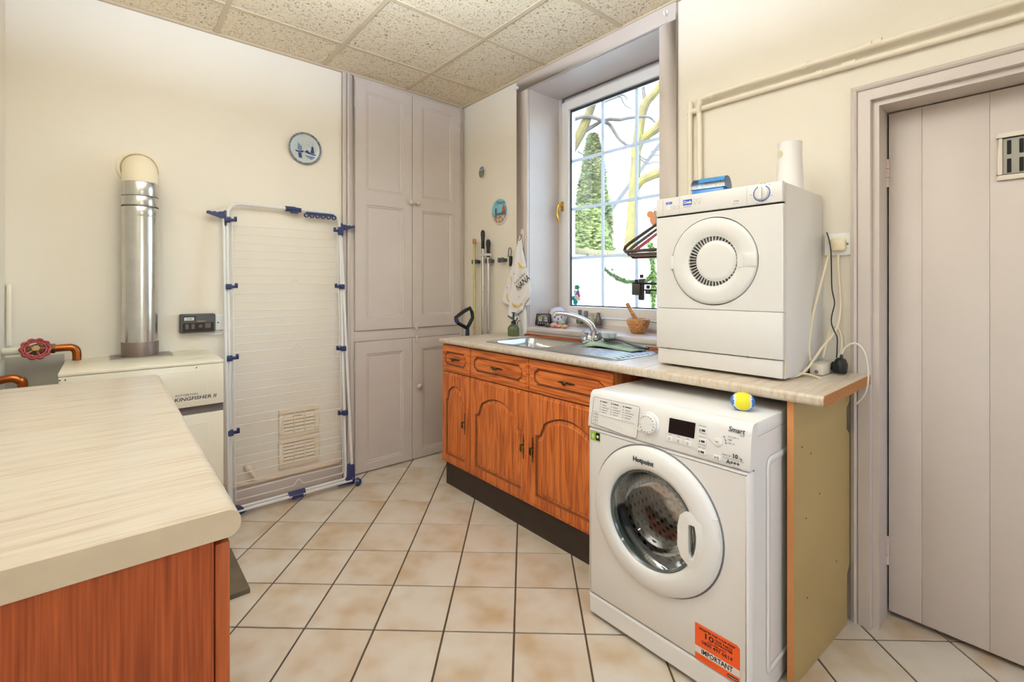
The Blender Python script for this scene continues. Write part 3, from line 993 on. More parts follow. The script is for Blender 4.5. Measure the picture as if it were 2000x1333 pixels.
b = MB(); b.box(XL + .001, -2.006, -2.244, -.90, .14, .879); b.build('carcass', OAKR, t)
b = MB(); b.box(XL + .001, -2.006, -2.258, -2.2445, .0, .879); b.build('end_board', OAKR, t)
for (y0, y1) in ((-2.258, -1.805), (-1.80, -1.355), (-1.35, -.905)):
    b = MB(); b.box(-2.0045, -1.985, y0, y1, .15, .872); b.build('door', wood('oak_door_edge', (180, 92, 46), (150, 72, 34), 'z'), t, bevel=.004)
b = MB(); b.box(-2.06, -2.045, -2.243, -.90, 0, .139); b.build('plinth', PLINTH, t)
b = MB(); b.cyl((-1.999, -2.2575, .60), (-1.999, -2.261, .60), .0035, n=10); b.build('screw_cap', mat('cap_cream', (226, 196, 130), rough=.4), t)
t = tag(MB().box(-1.96, -1.681, -.908, -.515, .0005, .020).build('floor_board', mat('dark_oiled_board', (104, 92, 72), rough=.5, var=.3, vscale=8), bevel=.002), 'dark weathered board lying flat on the tiles by the boiler', 'board')
# ------------------------------------------------------------------ washing machine
INK = mat('dark_grey_print', (52, 54, 60), rough=.5)
INK2 = mat('mid_grey_print', (132, 132, 138), rough=.5)
SEAM = mat('grey_seam', (120, 116, 116), rough=.6)
wm = thing('washing_machine', 'white front loading washing machine under the worktop', 'washing machine', (-.43, -2.18, 0))
WX, WYL, WYR = -.735, -1.885, -2.480
WW = WYL - WYR
CX, CZ, CR = .280, .469, .214           # door centre (u, v) and opening
def front_plate(mb, x0, x1, z0, z1, hole, w):
    mb.holed([(x0, z0), (x1, z0), (x1, z1), (x0, z1)], hole, w)
b = MB()
b.box(WX + .03, -.14, WYR + .001, WYL - .001, .012, .806)
b.bm.faces.ensure_lookup_table()
# drop the front face of the box: the plate with the port takes its place
ff = [f for f in b.bm.faces if all(abs(v.co.x - (WX + .03)) < 1e-6 for v in f.verts)]
bmesh.ops.delete(b.bm, geom=ff, context='FACES_ONLY')
body = b.build('body', WHITE, wm)
b = MB(FX((WX, WYL, 0)))
hole = circle(CR, 64, CX, CZ)
f0 = rrect(WW, .626, .009, 4, WW / 2, .402)
b.loft([[(x, y, -.03) for x, y in f0], [(x, y, -.010) for x, y in f0], [(x, y, -.003) for x, y in offset(f0, .004)], [(x, y, 0) for x, y in offset(f0, .012)]], False, False)
b.holed(offset(f0, .012), hole, 0)
b.loft([[(x, y, 0) for x, y in hole], [(x, y, -.05) for x, y in circle(CR - .012, 64, CX, CZ)]], False, False)
b.build('front_panel', WHITE, wm, smooth=True, ang=30)
b = MB(FX((WX, WYL, 0)))
k0 = [(.004, .014), (WW - .004, .014), (WW - .001, .085), (.001, .085)]
b.loft([[(x, y, -.03) for x, y in k0], [(x, y, -.006) for x, y in k0], [(x, y, -.002) for x, y in offset(k0, .006)]], True, True)
b.build('kick_plate', WHITE, wm, smooth=True, ang=25)
b = MB(); b.box(WX + .012, WX + .03, WYR + .01, WYL - .01, .0852, .0888); b.build('kick_seam', DARK, wm)
for (x, y) in ((WX + .05, WYL - .04), (WX + .05, WYR + .04), (-.18, WYL - .04), (-.18, WYR + .04)):
    b = MB(); b.cyl((x, y, 0), (x, y, .0125), .02, n=14); b.build('foot', BLACK, wm)
# control fascia: leans back towards the top
Mf = FX((WX, WYL, .718))
b = MB(Mf)
side = [(-.05, 0), (-.001, 0), (.0005, .004), (-.0055, .055), (-.0109, .100), (-.017, .122), (-.028, .131), (-.05, .132)]
b.loft([[(u, z, w) for w, z in side] for u in (0, .003)] + [[(u, z, w + .002) for w, z in side] for u in (.010, WW - .010)] + [[(u, z, w) for w, z in side] for u in (WW - .003, WW)])
b.build('control_fascia', WHITE, wm, smooth=True, ang=40)
b = MB(); b.box(WX + .049, -.14, WYR + .001, WYL - .001, .806, .850); b.build('lid', WHITE, wm, bevel=.004)
b = MB(); b.box(WX + .012, WX + .04, WYR + .004, WYL - .004, .7155, .7185); b.build('fascia_seam', SEAM, wm)
tilt = math.atan2(.012, .10)
FASC = Mf @ Matrix.Translation((0, 0, .0035)) @ Matrix.Rotation(-tilt, 4, 'X')
def on_fascia(): return MB(FASC)
# detergent drawer
b = on_fascia()
do = [(.018, .014), (.168, .004), (.214, .004), (.219, .010), (.222, .108), (.216, .112), (.024, .112), (.020, .108)]
b.loft([[(x, y, -.004) for x, y in do], [(x, y, .0002) for x, y in do], [(x, y, .0012) for x, y in offset(do, .002)]])
dd = b.build('detergent_drawer', WHITE, wm, smooth=True, ang=25)
b = on_fascia(); b.loft([[(x, y, .0002) for x, y in offset(do, -.0016)], [(x, y, .0004) for x, y in offset(do, .0004)]], False, True); b.build('drawer_seam', SEAM, dd)
b = on_fascia(); b.loft([[(x, y, h) for x, y in pl] for pl, h in (([(.062, .052), (.195, .018), (.206, .018), (.207, .052)], .0014), ([(.066, .051), (.196, .021), (.204, .021), (.205, .050)], .0016))], False, True); b.build('handle_recess', WHITE2, dd)
b = on_fascia(); b.prism([(.060, .052), (.207, .052), (.207, .0545), (.060, .0545)], .0014, .0035); b.build('handle_lip', WHITE, dd)
def lines(x, y, n, w, dy=.0098, head=True):
    if head:
        g = on_fascia(); g.box(x, x + w * .62, y + .011, y + .0145, .0014, .0017); g.build('printed_line', INK, dd)
        g = on_fascia(); g.box(x - .010, x - .004, y + .010, y + .0155, .0014, .0017); g.build('printed_mark', INK2, dd)
    for k in range(n):
        g = on_fascia(); ww = w * (.55 + .45 * ((k * 37) % 10) / 10)
        g.box(x, x + ww, y - k * dy, y - k * dy + .0022, .0014, .0016); g.build('printed_line', INK2, dd)
        g = on_fascia(); g.box(x - .009, x - .0065, y - k * dy - .0004, y - k * dy + .003, .0014, .0016); g.build('printed_mark', INK, dd)
lines(.062, .0885, 4, .036, .0088); lines(.112, .0885, 4, .038, .0088); lines(.164, .0885, 5, .042, .0088)
for i in range(2):
    for j in range(4):
        g = on_fascia(); x, y = .026 + i * .011, .018 + j * .011
        g.holed([(x, y), (x + .010, y), (x + .010, y + .010), (x, y + .010)], [(x + .001, y + .001), (x + .009, y + .001), (x + .009, y + .009), (x + .001, y + .009)], .0015); g.build('printed_mark', INK2, dd)
# programme dial
b = on_fascia(); b.lathe([(.040, 0), (.038, .003), (.034, .0045), (.0335, .003)], (.264, .064, 0), (0, 0, 1), 40); dl = b.build('dial', WHITE2, wm, smooth=True, ang=40)
b = on_fascia(); b.lathe([(.0325, .002), (.0315, .014), (.029, .0165), (.020, .017), (.0001, .0172)], (.264, .064, 0), (0, 0, 1), 40); b.build('dial_knob', WHITE2, dl, smooth=True, ang=40)
for k in range(16):
    a = math.pi / 2 + (k + .5) * 2 * math.pi / 16
    g = on_fascia(); cx, cy = .264 + .026 * math.cos(a), .064 + .026 * math.sin(a); g.cyl((cx, cy, .0168), (cx, cy, .0173), .0017 if k % 3 else .0012, n=8); g.build('dial_mark', INK, dl)
b = on_fascia(); b.cyl((.228, .040, 0), (.228, .040, .003), .0075, n=18); b.build('push_button', WHITE2, wm, smooth=True)
# display
b = on_fascia(); b.prism([(.336, .052), (.425, .054), (.427, .102), (.338, .100)], 0, .0012); b.build('display', mat('black_display', (22, 22, 25), rough=.12), wm)
def button(x, y, w, h, r, mark):
    g = on_fascia(); o = rrect(w, h, r, 3, x, y); g.loft([[(a, c, 0) for a, c in o], [(a, c, .0025) for a, c in o], [(a, c, .0032) for a, c in offset(o, .0015)]]); bt = g.build('push_button', WHITE2, wm, smooth=True, ang=30)
    g = on_fascia()
    if mark == 'bars':
        g.box(x - w * .34, x - w * .24, y - .004, y + .003, .0033, .0036); g.box(x - w * .1, x + w * .34, y - .003, y + .0035, .0033, .0035)
    elif mark == 'play':
        g.prism([(x - .006, y - .004), (x - .001, y), (x - .006, y + .004)], .0033, .0036); g.box(x + .001, x + .003, y - .004, y + .004, .0033, .0036); g.box(x + .0045, x + .0065, y - .004, y + .004, .0033, .0036)
    else:
        g.loft([[(a, c, .0034) for a, c in circle(.0042, 14, x, y)], [(a, c, .0034) for a, c in circle(.0034, 14, x, y)]], False, False); g.box(x - .0007, x + .0007, y - .004, y + .004, .0033, .0035)
    g.build('button_mark', INK2 if mark != 'bars' else INK, bt)
for x in (.342, .374, .406): button(x, .034, .023, .017, .004, 'ring')
for y in (.081, .048, .016): button(.452, y + .004, .026, .016, .004, 'bars')
button(.500, .016, .024, .016, .005, 'play')
b = on_fascia(); o_ = circle(.0125, 24, .500, .062); b.loft([[(a, c, 0) for a, c in o_], [(a, c, .003) for a, c in o_], [(a, c, .0036) for a, c in offset(o_, .002)]]); sb = b.build('push_button', WHITE2, wm, smooth=True, ang=30)
dashes(5, .0050, FASC @ Matrix.Translation((.500, .062, .0038)), INK2, 'button_print', sb)
for k, (x, y, w) in enumerate(((.516, .083, .004), (.520, .074, .0035), (.5225, .066, .003))):
    g = on_fascia(); g.prism([(x, y), (x + .004, y - .004), (x + .0055, y - .0025), (x + .0015, y + .0015)], .0012, .0016); g.build('printed_mark', INK, wm)
for k, s_ in enumerate(('aaaaaaaaaaa', 'aaaaa', 'aaaaaaa')):
    dashes(len(s_), .0052, FASC @ Matrix.Translation((.530, .086 - k * .0095, .0014)), INK2, 'printed_text', wm, 'LEFT')
for k, s_ in enumerate(('aaaaaaaaaa', 'aaaaaaaa', 'aaaaaaaaa')):
    dashes(len(s_), .0046, FASC @ Matrix.Translation((.452, .098 - k * .0325, .0014)), INK2, 'printed_text', wm)
for k, s_ in enumerate(('aaaa', 'aaaa', 'aaaaa')):
    dashes(len(s_), .0046, FASC @ Matrix.Translation((.342 + k * .032, .0465, .0014)), INK2, 'printed_text', wm)
text('Smart', .021, FASC @ Matrix.Translation((.553, .108, .0016)), INK, 'printed_text', wm, shear=.2, bold=.0002, width=.048)
text('tech', .0075, FASC @ Matrix.Translation((.570, .097, .0016)), INK2, 'printed_text', wm, shear=.2)
text('from 1 to', .006, FASC @ Matrix.Translation((.528, .031, .0016)), INK2, 'printed_text', wm)
text('10', .017, FASC @ Matrix.Translation((.553, .033, .0016)), INK, 'printed_text', wm, bold=.0005)
text('kg', .008, FASC @ Matrix.Translation((.570, .030, .0016)), INK, 'printed_text', wm)
b = on_fascia(); b.box(.518, .578, .0225, .0232, .0014, .0017); b.build('printed_line', INK, wm)
text('A+++', .016, FASC @ Matrix.Translation((.548, .013, .0016)), INK, 'printed_text', wm, bold=.0004)
dashes(10, .0050, FASC @ Matrix.Translation((.560, .002, .0018)), INK2, 'printed_text', wm)
# door: white ring, glass bowl, drum
Md = FX((WX, WYL, 0)) @ Matrix.Translation((CX, CZ, 0))
def dlathe(prof, n=72, c0=False, c1=False): 
    q = MB(Md); q.lathe(prof, (0, 0, 0), (0, 0, 1), n, c0, c1); return q
dlathe([(.243, 0), (.2415, .0015), (.238, .0015), (.2375, 0)]).build('door_seam', SEAM, wm, smooth=True)
dr_ = dlathe([(.160, -.012), (.158, .004), (.162, .020), (.168, .0275), (.182, .031), (.205, .029), (.224, .023), (.234, .015), (.2375, .006), (.2375, .0)]).build('door', WHITE2, wm, smooth=True, ang=60)
BOWL = glassy('door_glass', (226, 232, 232), gloss=.10, rough=.02)
dlathe([(.159, .018), (.152, .014), (.146, -.004), (.140, -.030), (.128, -.062), (.095, -.085), (.05, -.094), (.0005, -.096)], c1=True).build('glass_bowl', BOWL, dr_, smooth=True)
dlathe([(.160, .019), (.157, .021), (.152, .014), (.148, .0)]).build('bowl_rim', mat('smoky_glass_rim', (82, 88, 86), rough=.12, spec=.7), dr_, smooth=True)
dlathe([(CR - .011, -.045), (.180, -.052), (.172, -.040), (.166, -.052), (.170, -.075), (.182, -.085)]).build('door_gasket', mat('grey_rubber', (92, 94, 96), rough=.6), wm, smooth=True)
DRUM = mat('perforated_steel_drum', (196, 194, 190), rough=.36, metal=1.0)
_n, _b = nodes_of(DRUM)
_tc = _n.nodes.new('ShaderNodeTexCoord'); _mp = _n.nodes.new('ShaderNodeMapping'); _mp.inputs['Scale'].default_value = (46, 12, 1)
_vo = _n.nodes.new('ShaderNodeTexVoronoi'); _vo.inputs['Randomness'].default_value = 0.0; _vo.voronoi_dimensions = '2D'; _vo.inputs['Scale'].default_value = 1.0
_cr = _n.nodes.new('ShaderNodeValToRGB'); _cr.color_ramp.elements[0].position = .22; _cr.color_ramp.elements[0].color = (.004, .004, .004, 1); _cr.color_ramp.elements[1].position = .30; _cr.color_ramp.elements[1].color = srgb(205, 202, 198)
_n.links.new(_tc.outputs['UV'], _mp.inputs[0]); _n.links.new(_mp.outputs[0], _vo.inputs['Vector']); _n.links.new(_vo.outputs['Distance'], _cr.inputs[0]); _n.links.new(_cr.outputs[0], _b.inputs['Base Color'])
_bp = _n.nodes.new('ShaderNodeBump'); _bp.inputs['Strength'].default_value = .6; _bp.inputs['Distance'].default_value = .003
_n.links.new(_vo.outputs['Distance'], _bp.inputs['Height']); _n.links.new(_bp.outputs[0], _b.inputs['Normal'])
q = dlathe([(.183, -.082), (.225, -.090), (.236, -.10), (.236, -.36), (.225, -.375), (.0005, -.380)])
uvl = q.bm.loops.layers.uv.new('UVMap')
Mi = Md.inverted()
for fc in q.bm.faces:
    cc = Mi @ fc.calc_center_median(); ca = math.atan2(cc.y, cc.x)
    for lp in fc.loops:
        l = Mi @ lp.vert.co; a = math.atan2(l.y, l.x) if math.hypot(l.x, l.y) > 1e-3 else ca
        if a - ca > math.pi: a -= 2 * math.pi
        if ca - a > math.pi: a += 2 * math.pi
        rr = math.hypot(l.x, l.y)
        lp[uvl].uv = (a / (2 * math.pi) * 1.0, (-l.z if rr > .22 else .38 + (.236 - rr)) / .38 * 1.2)
drum = q.build('drum', DRUM, wm, smooth=True)
for k in range(3):
    a = R(38 + 120 * k); g = MB(Md @ Matrix.Rotation(a, 4, 'Z'))
    g.loft([[(.235, s, z) for s, z in ((-.03, -.12), (.03, -.12), (.024, -.36), (-.024, -.36))], [(.19, s, z) for s, z in ((-.012, -.14), (.012, -.14), (.010, -.35), (-.010, -.35))]]); g.build('drum_lifter', STEEL, drum, bevel=.006)
# door handle: a bow across the ring with a finger slot
g = MB(Md)
ho = [(.226, .085), (.130, .078), (.118, .066), (.110, .030), (.110, -.030), (.122, -.062), (.190, -.128), (.232, -.040), (.238, .010)]
hi = [(.168, .048), (.150, .048), (.146, .042), (.146, -.040), (.152, -.055), (.160, -.058), (.166, -.046), (.172, -.02), (.174, .02)]
ho = list(reversed(ho)); hi = list(reversed(hi))
top_ = lambda p: .034 - max(0, math.hypot(*p) - .20) * .50
vo, vi = g.holed(ho, hi, .036)
g.loft([[(x, y, .010) for x, y in ho], [(x, y, .034) for x, y in ho], [(x, y, .036) for x, y in ho]], False, False)
g.loft([[(x, y, .036) for x, y in hi], [(x, y, .004) for x, y in offset(hi, .004)]], False, False)
for v_ in g.bm.verts:
    l = Mi @ v_.co; r_ = math.hypot(l.x, l.y)
    if l.z > .02:
        l.z = min(l.z, .037 - max(0, r_ - .19) * .42); v_.co = Md @ l
g.build('door_handle', WHITE2, dr_, smooth=True, ang=35)
text('Hotpoint', .023, Md @ Matrix.Translation((-.018, .193, .0312)), INK, 'maker_name', dr_, bold=.0003, depth=.001, width=.078)
# stickers
ORG = mat('orange_label', (240, 92, 34), rough=.4)
Ms = FX((WX, WYL, 0)) @ Matrix.Translation((.430, .092, .0004)) @ Matrix.Diagonal((.137 / .152, .112 / .168, 1, 1))
q = MB(Ms); q.prism([(0, 0), (.152, 0), (.152, .158), (.143, .168), (0, .168)], 0, .0004); st = q.build('guarantee_sticker', ORG, wm)
LW_ = mat('label_white', (232, 228, 224), rough=.45); LB = mat('label_black', (28, 24, 24), rough=.5)
q = MB(Ms); q.box(0, .152, .032, .064, .0005, .0007); q.build('white_band', LW_, st)
for s_, sz, x, y, w_ in (('REGISTER FOR YOUR FREE*', .014, .076, .150, .122), ('YEAR PARTS', .0130, .098, .134, .060), ('GUARANTEE', .0130, .098, .121, .060), ('CALL FREE NOW*', .007, .076, .107, .062), ('0800 497 0614', .022, .076, .092, .104)):
    text(s_, sz, Ms @ Matrix.Translation((x, y, .0006)), LB, 'label_print', st, bold=.0002, width=w_)
text('10', .034, Ms @ Matrix.Translation((.048, .1265, .0006)), LB, 'label_print', st, bold=.0005, width=.030)
text('IMPORTANT', .032, Ms @ Matrix.Translation((.076, .048, .0009)), LB, 'label_print', st, bold=.0005, width=.106)
q = MB(Ms); q.box(.112, .146, .008, .022, .0005, .0008); q.build('maker_badge', LB, st)
text('Hotpoint', .0085, Ms @ Matrix.Translation((.129, .015, .0010)), LW_, 'label_print', st, width=.028)
for k in range(3):
    q = MB(Ms); q.box(.006, .09 - k * .006, .026 - k * .006, .0265 - k * .006, .0005, .0006); q.build('label_rule', mat('label_dark_orange', (200, 66, 20), rough=.5), st)
Me = FX((WX, WYL, 0)) @ Matrix.Translation((.012, .668, .0004))
q = MB(Me); q.prism([(0, 0), (.046, 0), (.046, .034), (0, .034)], 0, .0004); es = q.build('energy_sticker', mat('label_green', (150, 190, 60), rough=.45), wm)
q = MB(Me); q.box(.025, .044, .004, .032, .0005, .0007); q.build('black_square', LB, es)
q = MB(Me); q.prism(circle(.0055, 14, .0345, .018), .0008, .001); q.build('white_mark', LW_, es)
q = MB(Me); q.prism([(.008, .010), (.013, .008), (.017, .016), (.014, .027), (.008, .024)], .0005, .0007); q.build('white_mark', LW_, es)
q = MB(Me); q.box(0, .046, -.006, -.0002, 0, .0004); q.build('white_band', LW_, es)
# pressed side panel
q = MB(Matrix(((1, 0, 0, 0), (0, -1, 0, WYR), (0, 0, 1, 0), (0, 0, 0, 1))) @ Matrix(((1, 0, 0, 0), (0, 0, 1, 0), (0, 1, 0, 0), (0, 0, 0, 1))))
for w0, h0 in ((.36, .66),):
    o1 = rrect(w0, h0, .03, 6, -.44, .40)
    q.loft([[(x, y, 0.0003) for x, y in o1], [(x, y, .004) for x, y in offset(o1, .005)], [(x, y, .004) for x, y in offset(o1, .018)], [(x, y, .0003) for x, y in offset(o1, .023)]], False, False)
q.build('side_pressing', WHITE, wm, smooth=True, ang=60)
# soft toy ball on the machine
bl = thing('tennis_ball', 'yellow and blue ball wedged between washing machine and worktop', 'ball', (-.575, -2.392, .85))
q = MB(); bcen = Vector((-.578, -2.392, .8788)); q.ball(bcen, .0300, (1.2, 1.2, .95), 36, 24)
BC, YC, WC = mat('blue_felt', (62, 120, 190), rough=.9), mat('yellow_felt', (232, 218, 60), rough=.9), mat('white_seam_felt', (236, 230, 214), rough=.9)
o = q.build('felt_ball', [BC, YC, WC], bl, smooth=True)
for p in o.data.polygons:
    d = (Vector(p.center) - bcen); d = Vector((d.x / 1.2, d.y / 1.2, d.z / .95)).normalized()
    a = abs(d.dot(Vector((.397, -.918, 0))))
    b_ = d.z
    e = a + max(0, -b_ - .45) * 1.0
    p.material_index = 1 if e < .55 else (2 if e < .72 else 0)
# ------------------------------------------------------------------ tumble dryer
DX, DYL, DYR, DZ0, DZ1 = -.410, -1.973, -2.451, .9255, 1.600
DW = DYL - DYR
td = thing('tumble_dryer', 'compact white tumble dryer standing on the worktop', 'dryer', (-.21, -2.21, DZ0))
BODYW = mat('dryer_white_enamel', (226, 222, 220), rough=.28)
WHITE_WM, WHITE_P = WHITE, WHITE2
WHITE = mat('dryer_front_white', (226, 223, 222), rough=.25)
WHITE2 = mat('dryer_plastic_white', (229, 227, 226), rough=.35)
b = MB(); b.box(DX + .022, -.012, DYR, DYL, DZ0 + .008, DZ1); b.build('cabinet', BODYW, td, bevel=.003)
for (x, y) in ((DX + .06, DYL - .05), (DX + .06, DYR + .05), (-.06, DYL - .05), (-.06, DYR + .05)):
    b = MB(); b.cyl((x, y, DZ0), (x, y, DZ0 + .009), .014, n=12); b.build('foot', BLACK, td)
Mt = FX((DX, DYL, DZ0))
dh = DZ1 - DZ0
b = MB(Mt); b.box(.004, DW - .004, .010, .070, -.021, -.006); b.build('kick_panel', BODYW, td, bevel=.002)
b = MB(Mt); b.box(0, DW, .0735, .2335, -.021, 0); b.build('lower_panel', WHITE, td, bevel=.003)
dcu, dcv, dR = .236, .4155, .1635
b = MB(Mt)
hole = circle(dR + .0015, 72, dcu, dcv)
o_ = [(0, .2345), (DW, .2345), (DW, .6000), (0, .6000)]
b.loft([[(x, y, -.021) for x, y in o_], [(x, y, -.002) for x, y in o_], [(x, y, 0) for x, y in offset(o_, .002)]], False, False)
b.holed(offset(o_, .002), hole, 0)
b.loft([[(x, y, 0) for x, y in hole], [(x, y, -.018) for x, y in hole]], False, True)
b.build('front_panel', WHITE, td, smooth=True, ang=30)
b = MB(Mt); b.loft([[(x, y, -.0145) for x, y in circle(dR + .0012, 72, dcu, dcv)], [(x, y, -.0145) for x, y in circle(dR - .012, 72, dcu, dcv)]], False, False); b.build('door_gap', DARK, td)
b = MB(Mt); b.box(.002, DW - .002, .6002, .6055, -.020, -.006); b.build('fascia_gap', DARK, td)
b = MB(Mt); b.box(0, DW, .606, dh + .002, -.021, .003); fs = b.build('fascia', WHITE, td, bevel=.004)
def md(prof, c0=False, c1=False, n=72):
    q = MB(Mt @ Matrix.Translation((dcu, dcv, 0))); q.lathe(prof, (0, 0, 0), (0, 0, 1), n, c0, c1); return q
ddr = md([(dR - .002, -.014), (dR - .002, .002), (dR - .006, .007), (dR - .015, .009), (.125, .011), (.108, .009), (.098, .003), (.0935, .002), (.0935, -.010), (.062, -.010)]).build('door', WHITE2, td, smooth=True, ang=40)
md([(.0935, -.0085), (.06, -.0085)]).build('vent_well', mat('vent_dark_grey', (74, 70, 66), rough=.6), ddr)
cd = MB(Mt @ Matrix.Translation((dcu + .013, dcv, 0))); cd.lathe([(.0765, -.009), (.0765, .000), (.074, .0022), (.060, .003), (.0001, .0032)], (0, 0, 0), (0, 0, 1), 60, False, True)
cd.build('vent_cap', WHITE2, ddr, smooth=True, ang=40)
for k in range(44):
    a = 2 * math.pi * k / 44
    g = MB(Mt @ Matrix.Translation((dcu, dcv, 0)) @ Matrix.Rotation(a, 4, 'Z')); g.box(.066, .0936, -.0011, .0011, -.0088, .0005); g.build('vent_fin', WHITE2, ddr)
g = MB(Mt); g.box(dcu + .096, dcu + .120, dcv - .024, dcv + .024, .0092, .0102); g.build('latch_recess', WHITE2, ddr)
g = MB(Mt); g.box(dcu + .116, dcu + dR - .001, dcv - .025, dcv + .025, .003, .0125); g.build('latch', WHITE2, ddr, bevel=.003)
g = MB(Mt); g.box(dcu - dR - .006, dcu - dR + .010, dcv - .026, dcv + .026, .0005, .009); g.build('hinge_cover', WHITE2, ddr, bevel=.003)
for (u, v) in ((.06, .078), (.36, .078)):
    g = MB(Mt); g.cyl((u, v - .006, -.002), (u, v - .006, .002), .003, n=8); g.build('screw', SEAM, td)
BLU = mat('blue_print', (52, 84, 176), rough=.45)
def fbox(x0, x1, y0, y1, m_, nm, h=.0034):
    g = MB(Mt); g.box(x0, x1, y0, y1, .0031, h); g.build(nm, m_, fs)
fbox(.032, .0326, .608, .672, INK2, 'panel_seam'); fbox(.104, .1046, .608, .672, INK2, 'panel_seam'); fbox(.362, .3626, .608, .672, INK2, 'panel_seam')
fbox(.046, .072, .6505, .6595, BLU, 'blue_badge'); dashes(4, .006, Mt @ Matrix.Translation((.059, .655, .0036)), LW_, 'printed_text', fs)
g = MB(Mt); g.box(.048, .068, .627, .644, .003, .0055); g.build('heat_switch', WHITE2, fs, bevel=.001)
for x in (.082, .097):
    g = MB(Mt); g.loft([[(a, c, .0033) for a, c in rrect(.010, .012, .003, 3, x, .635)], [(a, c, .0033) for a, c in rrect(.0085, .0105, .0024, 3, x, .635)]], False, False); g.build('printed_mark', INK2, fs)
fbox(.120, .157, .637, .659, BLU, 'blue_badge'); text('Creda', .0155, Mt @ Matrix.Translation((.1385, .648, .0037)), LW_, 'maker_name', fs, bold=.0006, width=.032)
dashes(12, .0045, Mt @ Matrix.Translation((.139, .631, .0034)), INK2, 'printed_text', fs)
for x in (.170, .187):
    g = MB(Mt); g.loft([[(a, c, .0033) for a, c in rrect(.012, .012, .001, 2, x, .650)], [(a, c, .0033) for a, c in rrect(.0105, .0105, .0008, 2, x, .650)]], False, False); g.build('printed_mark', INK2, fs)
    dashes(3, .005, Mt @ Matrix.Translation((x, .638, .0034)), INK2, 'printed_text', fs)
for k in range(3): fbox(.318 + k * .006, .321 + k * .006, .6255, .629, INK, 'printed_mark')
dashes(10, .0042, Mt @ Matrix.Translation((.325, .618, .0034)), INK2, 'printed_text', fs)
Tk = (.412, .642)
for k in range(22):
    a0 = R(118 + k * 14.5); 
    if k > 20: break
    g = MB(Mt @ Matrix.Translation((Tk[0], Tk[1], 0))); 
    arc = lambda r, a: (r * math.cos(a), r * math.sin(a))
    pl = [arc(.0245, a0), arc(.0285, a0), arc(.0285, a0 + R(6)), arc(.0285, a0 + R(12)), arc(.0245, a0 + R(12)), arc(.0245, a0 + R(6))]
    g.prism(pl, .0031, .0034); g.build('scale_mark', BLU, fs)
for (dx, dy) in ((-.002, .034), (.010, .033), (.026, .027), (-.036, 0), (.033, -.012), (-.016, -.033)): fbox(Tk[0] + dx - .002, Tk[0] + dx + .002, Tk[1] + dy - .0008, Tk[1] + dy + .0008, INK, 'printed_mark')
g = MB(Mt @ Matrix.Translation((Tk[0], Tk[1], .003))); g.lathe([(.0225, 0), (.0215, .006), (.019, .008), (.0001, .008)], (0, 0, 0), (0, 0, 1), 36, False, True); tk = g.build('timer_knob', WHITE2, fs, smooth=True, ang=40)
g = MB(Mt @ Matrix.Translation((Tk[0], Tk[1], .0105))); g.box(-.0052, .0052, -.021, .021, 0, .012); g.build('knob_grip', WHITE2, tk, bevel=.002)
g = MB(); g.box(DX + .020, DX + .024, DYR - .0012, DYR + .002, DZ0 + .02, DZ1 - .004); g.build('edge_strip', mat('cream_trim', (226, 208, 184), rough=.5), td)

WHITE, WHITE2 = WHITE_WM, WHITE_P
# things on the dryer
t = thing('vent_tube', 'white flared plastic tube with a round hole standing on the dryer', 'tube', (-.20, -2.398, DZ1))
VT = mat('white_vent_tube', (236, 232, 230), rough=.4)
g = MB(); o1 = Vector((-.20, -2.400, DZ1 + .0005))
g.lathe([(.046, 0), (.0435, .05), (.0405, .11), (.0395, .145), (.0405, .178), (.039, .178), (.038, .145), (.042, .05), (.0445, .002)], o1, (0, 0, 1), 40, False, False); g.build('tube_wall', VT, t, smooth=True, ang=50)
dv = Vector((-.85, .52, 0)).normalized()
g = MB(); g.cyl(o1 + dv * .0385 + Vector((0, 0, .135)), o1 + dv * .0412 + Vector((0, 0, .135)), .0125, n=20); g.build('finger_hole', mat('hole_inside_cream', (214, 206, 172), rough=.6), t, smooth=True)
t = thing('peg_box', 'blue plastic box with a clear domed lid on top of the dryer', 'box', (-.20, -2.1, DZ1))
BP = mat('blue_plastic', (58, 126, 200), rough=.3); CL = glassy('clear_blue_lid', (120, 180, 225), gloss=.12, rough=.05)
Mb = Matrix.Translation((-.19, -2.095, DZ1 + .003)) @ Matrix.Rotation(R(8), 4, 'Z')
g = MB(Mb); g.box(-.045, .045, -.065, .065, 0, .05); g.build('tray', BP, t, bevel=.006)
def dome(k, h0):
    return [(-.047 * k, h0)] + [(.047 * k * -math.cos(R(180 * q / 12)), h0 + .050 * k * math.sin(R(180 * q / 12))) for q in range(13)] + [(.047 * k, h0)]
g = MB(Mb); dd_ = dome(1, .0505); g.loft([[(x, -.068, z) for x, z in dd_], [(x, .068, z) for x, z in dd_]], False, False); g.build('domed_lid', CL, t, smooth=True, ang=60)
for s in (-.068, .068):
    g = MB(Mb); g.loft([[(x, s - .001, z) for x, z in dd_], [(x, s + .001, z) for x, z in dd_]]); g.build('lid_end', CL, t)
g = MB(Mb); dt = dome(1.01, .066); g.loft([[(x, -.066, z - .014) for x, z in dt[3:-3]], [(x, .040, z - .014) for x, z in dt[3:-3]]], False, False, closed=False); g.build('lid_top', mat('blue_lid_plastic', (66, 140, 205), rough=.25), t, smooth=True, ang=60)
for k in range(8):
    g = MB(Mb); a = random.uniform(-.03, .03); c = -.058 + k * .006; g.tube([(a, c, .05), (a * .6, c + .004, .084)], .003, n=6); g.build('peg', mat('pale_wood_peg', (222, 196, 168), rough=.6) if k % 2 else mat('mauve_peg', (190, 160, 176), rough=.5), t)
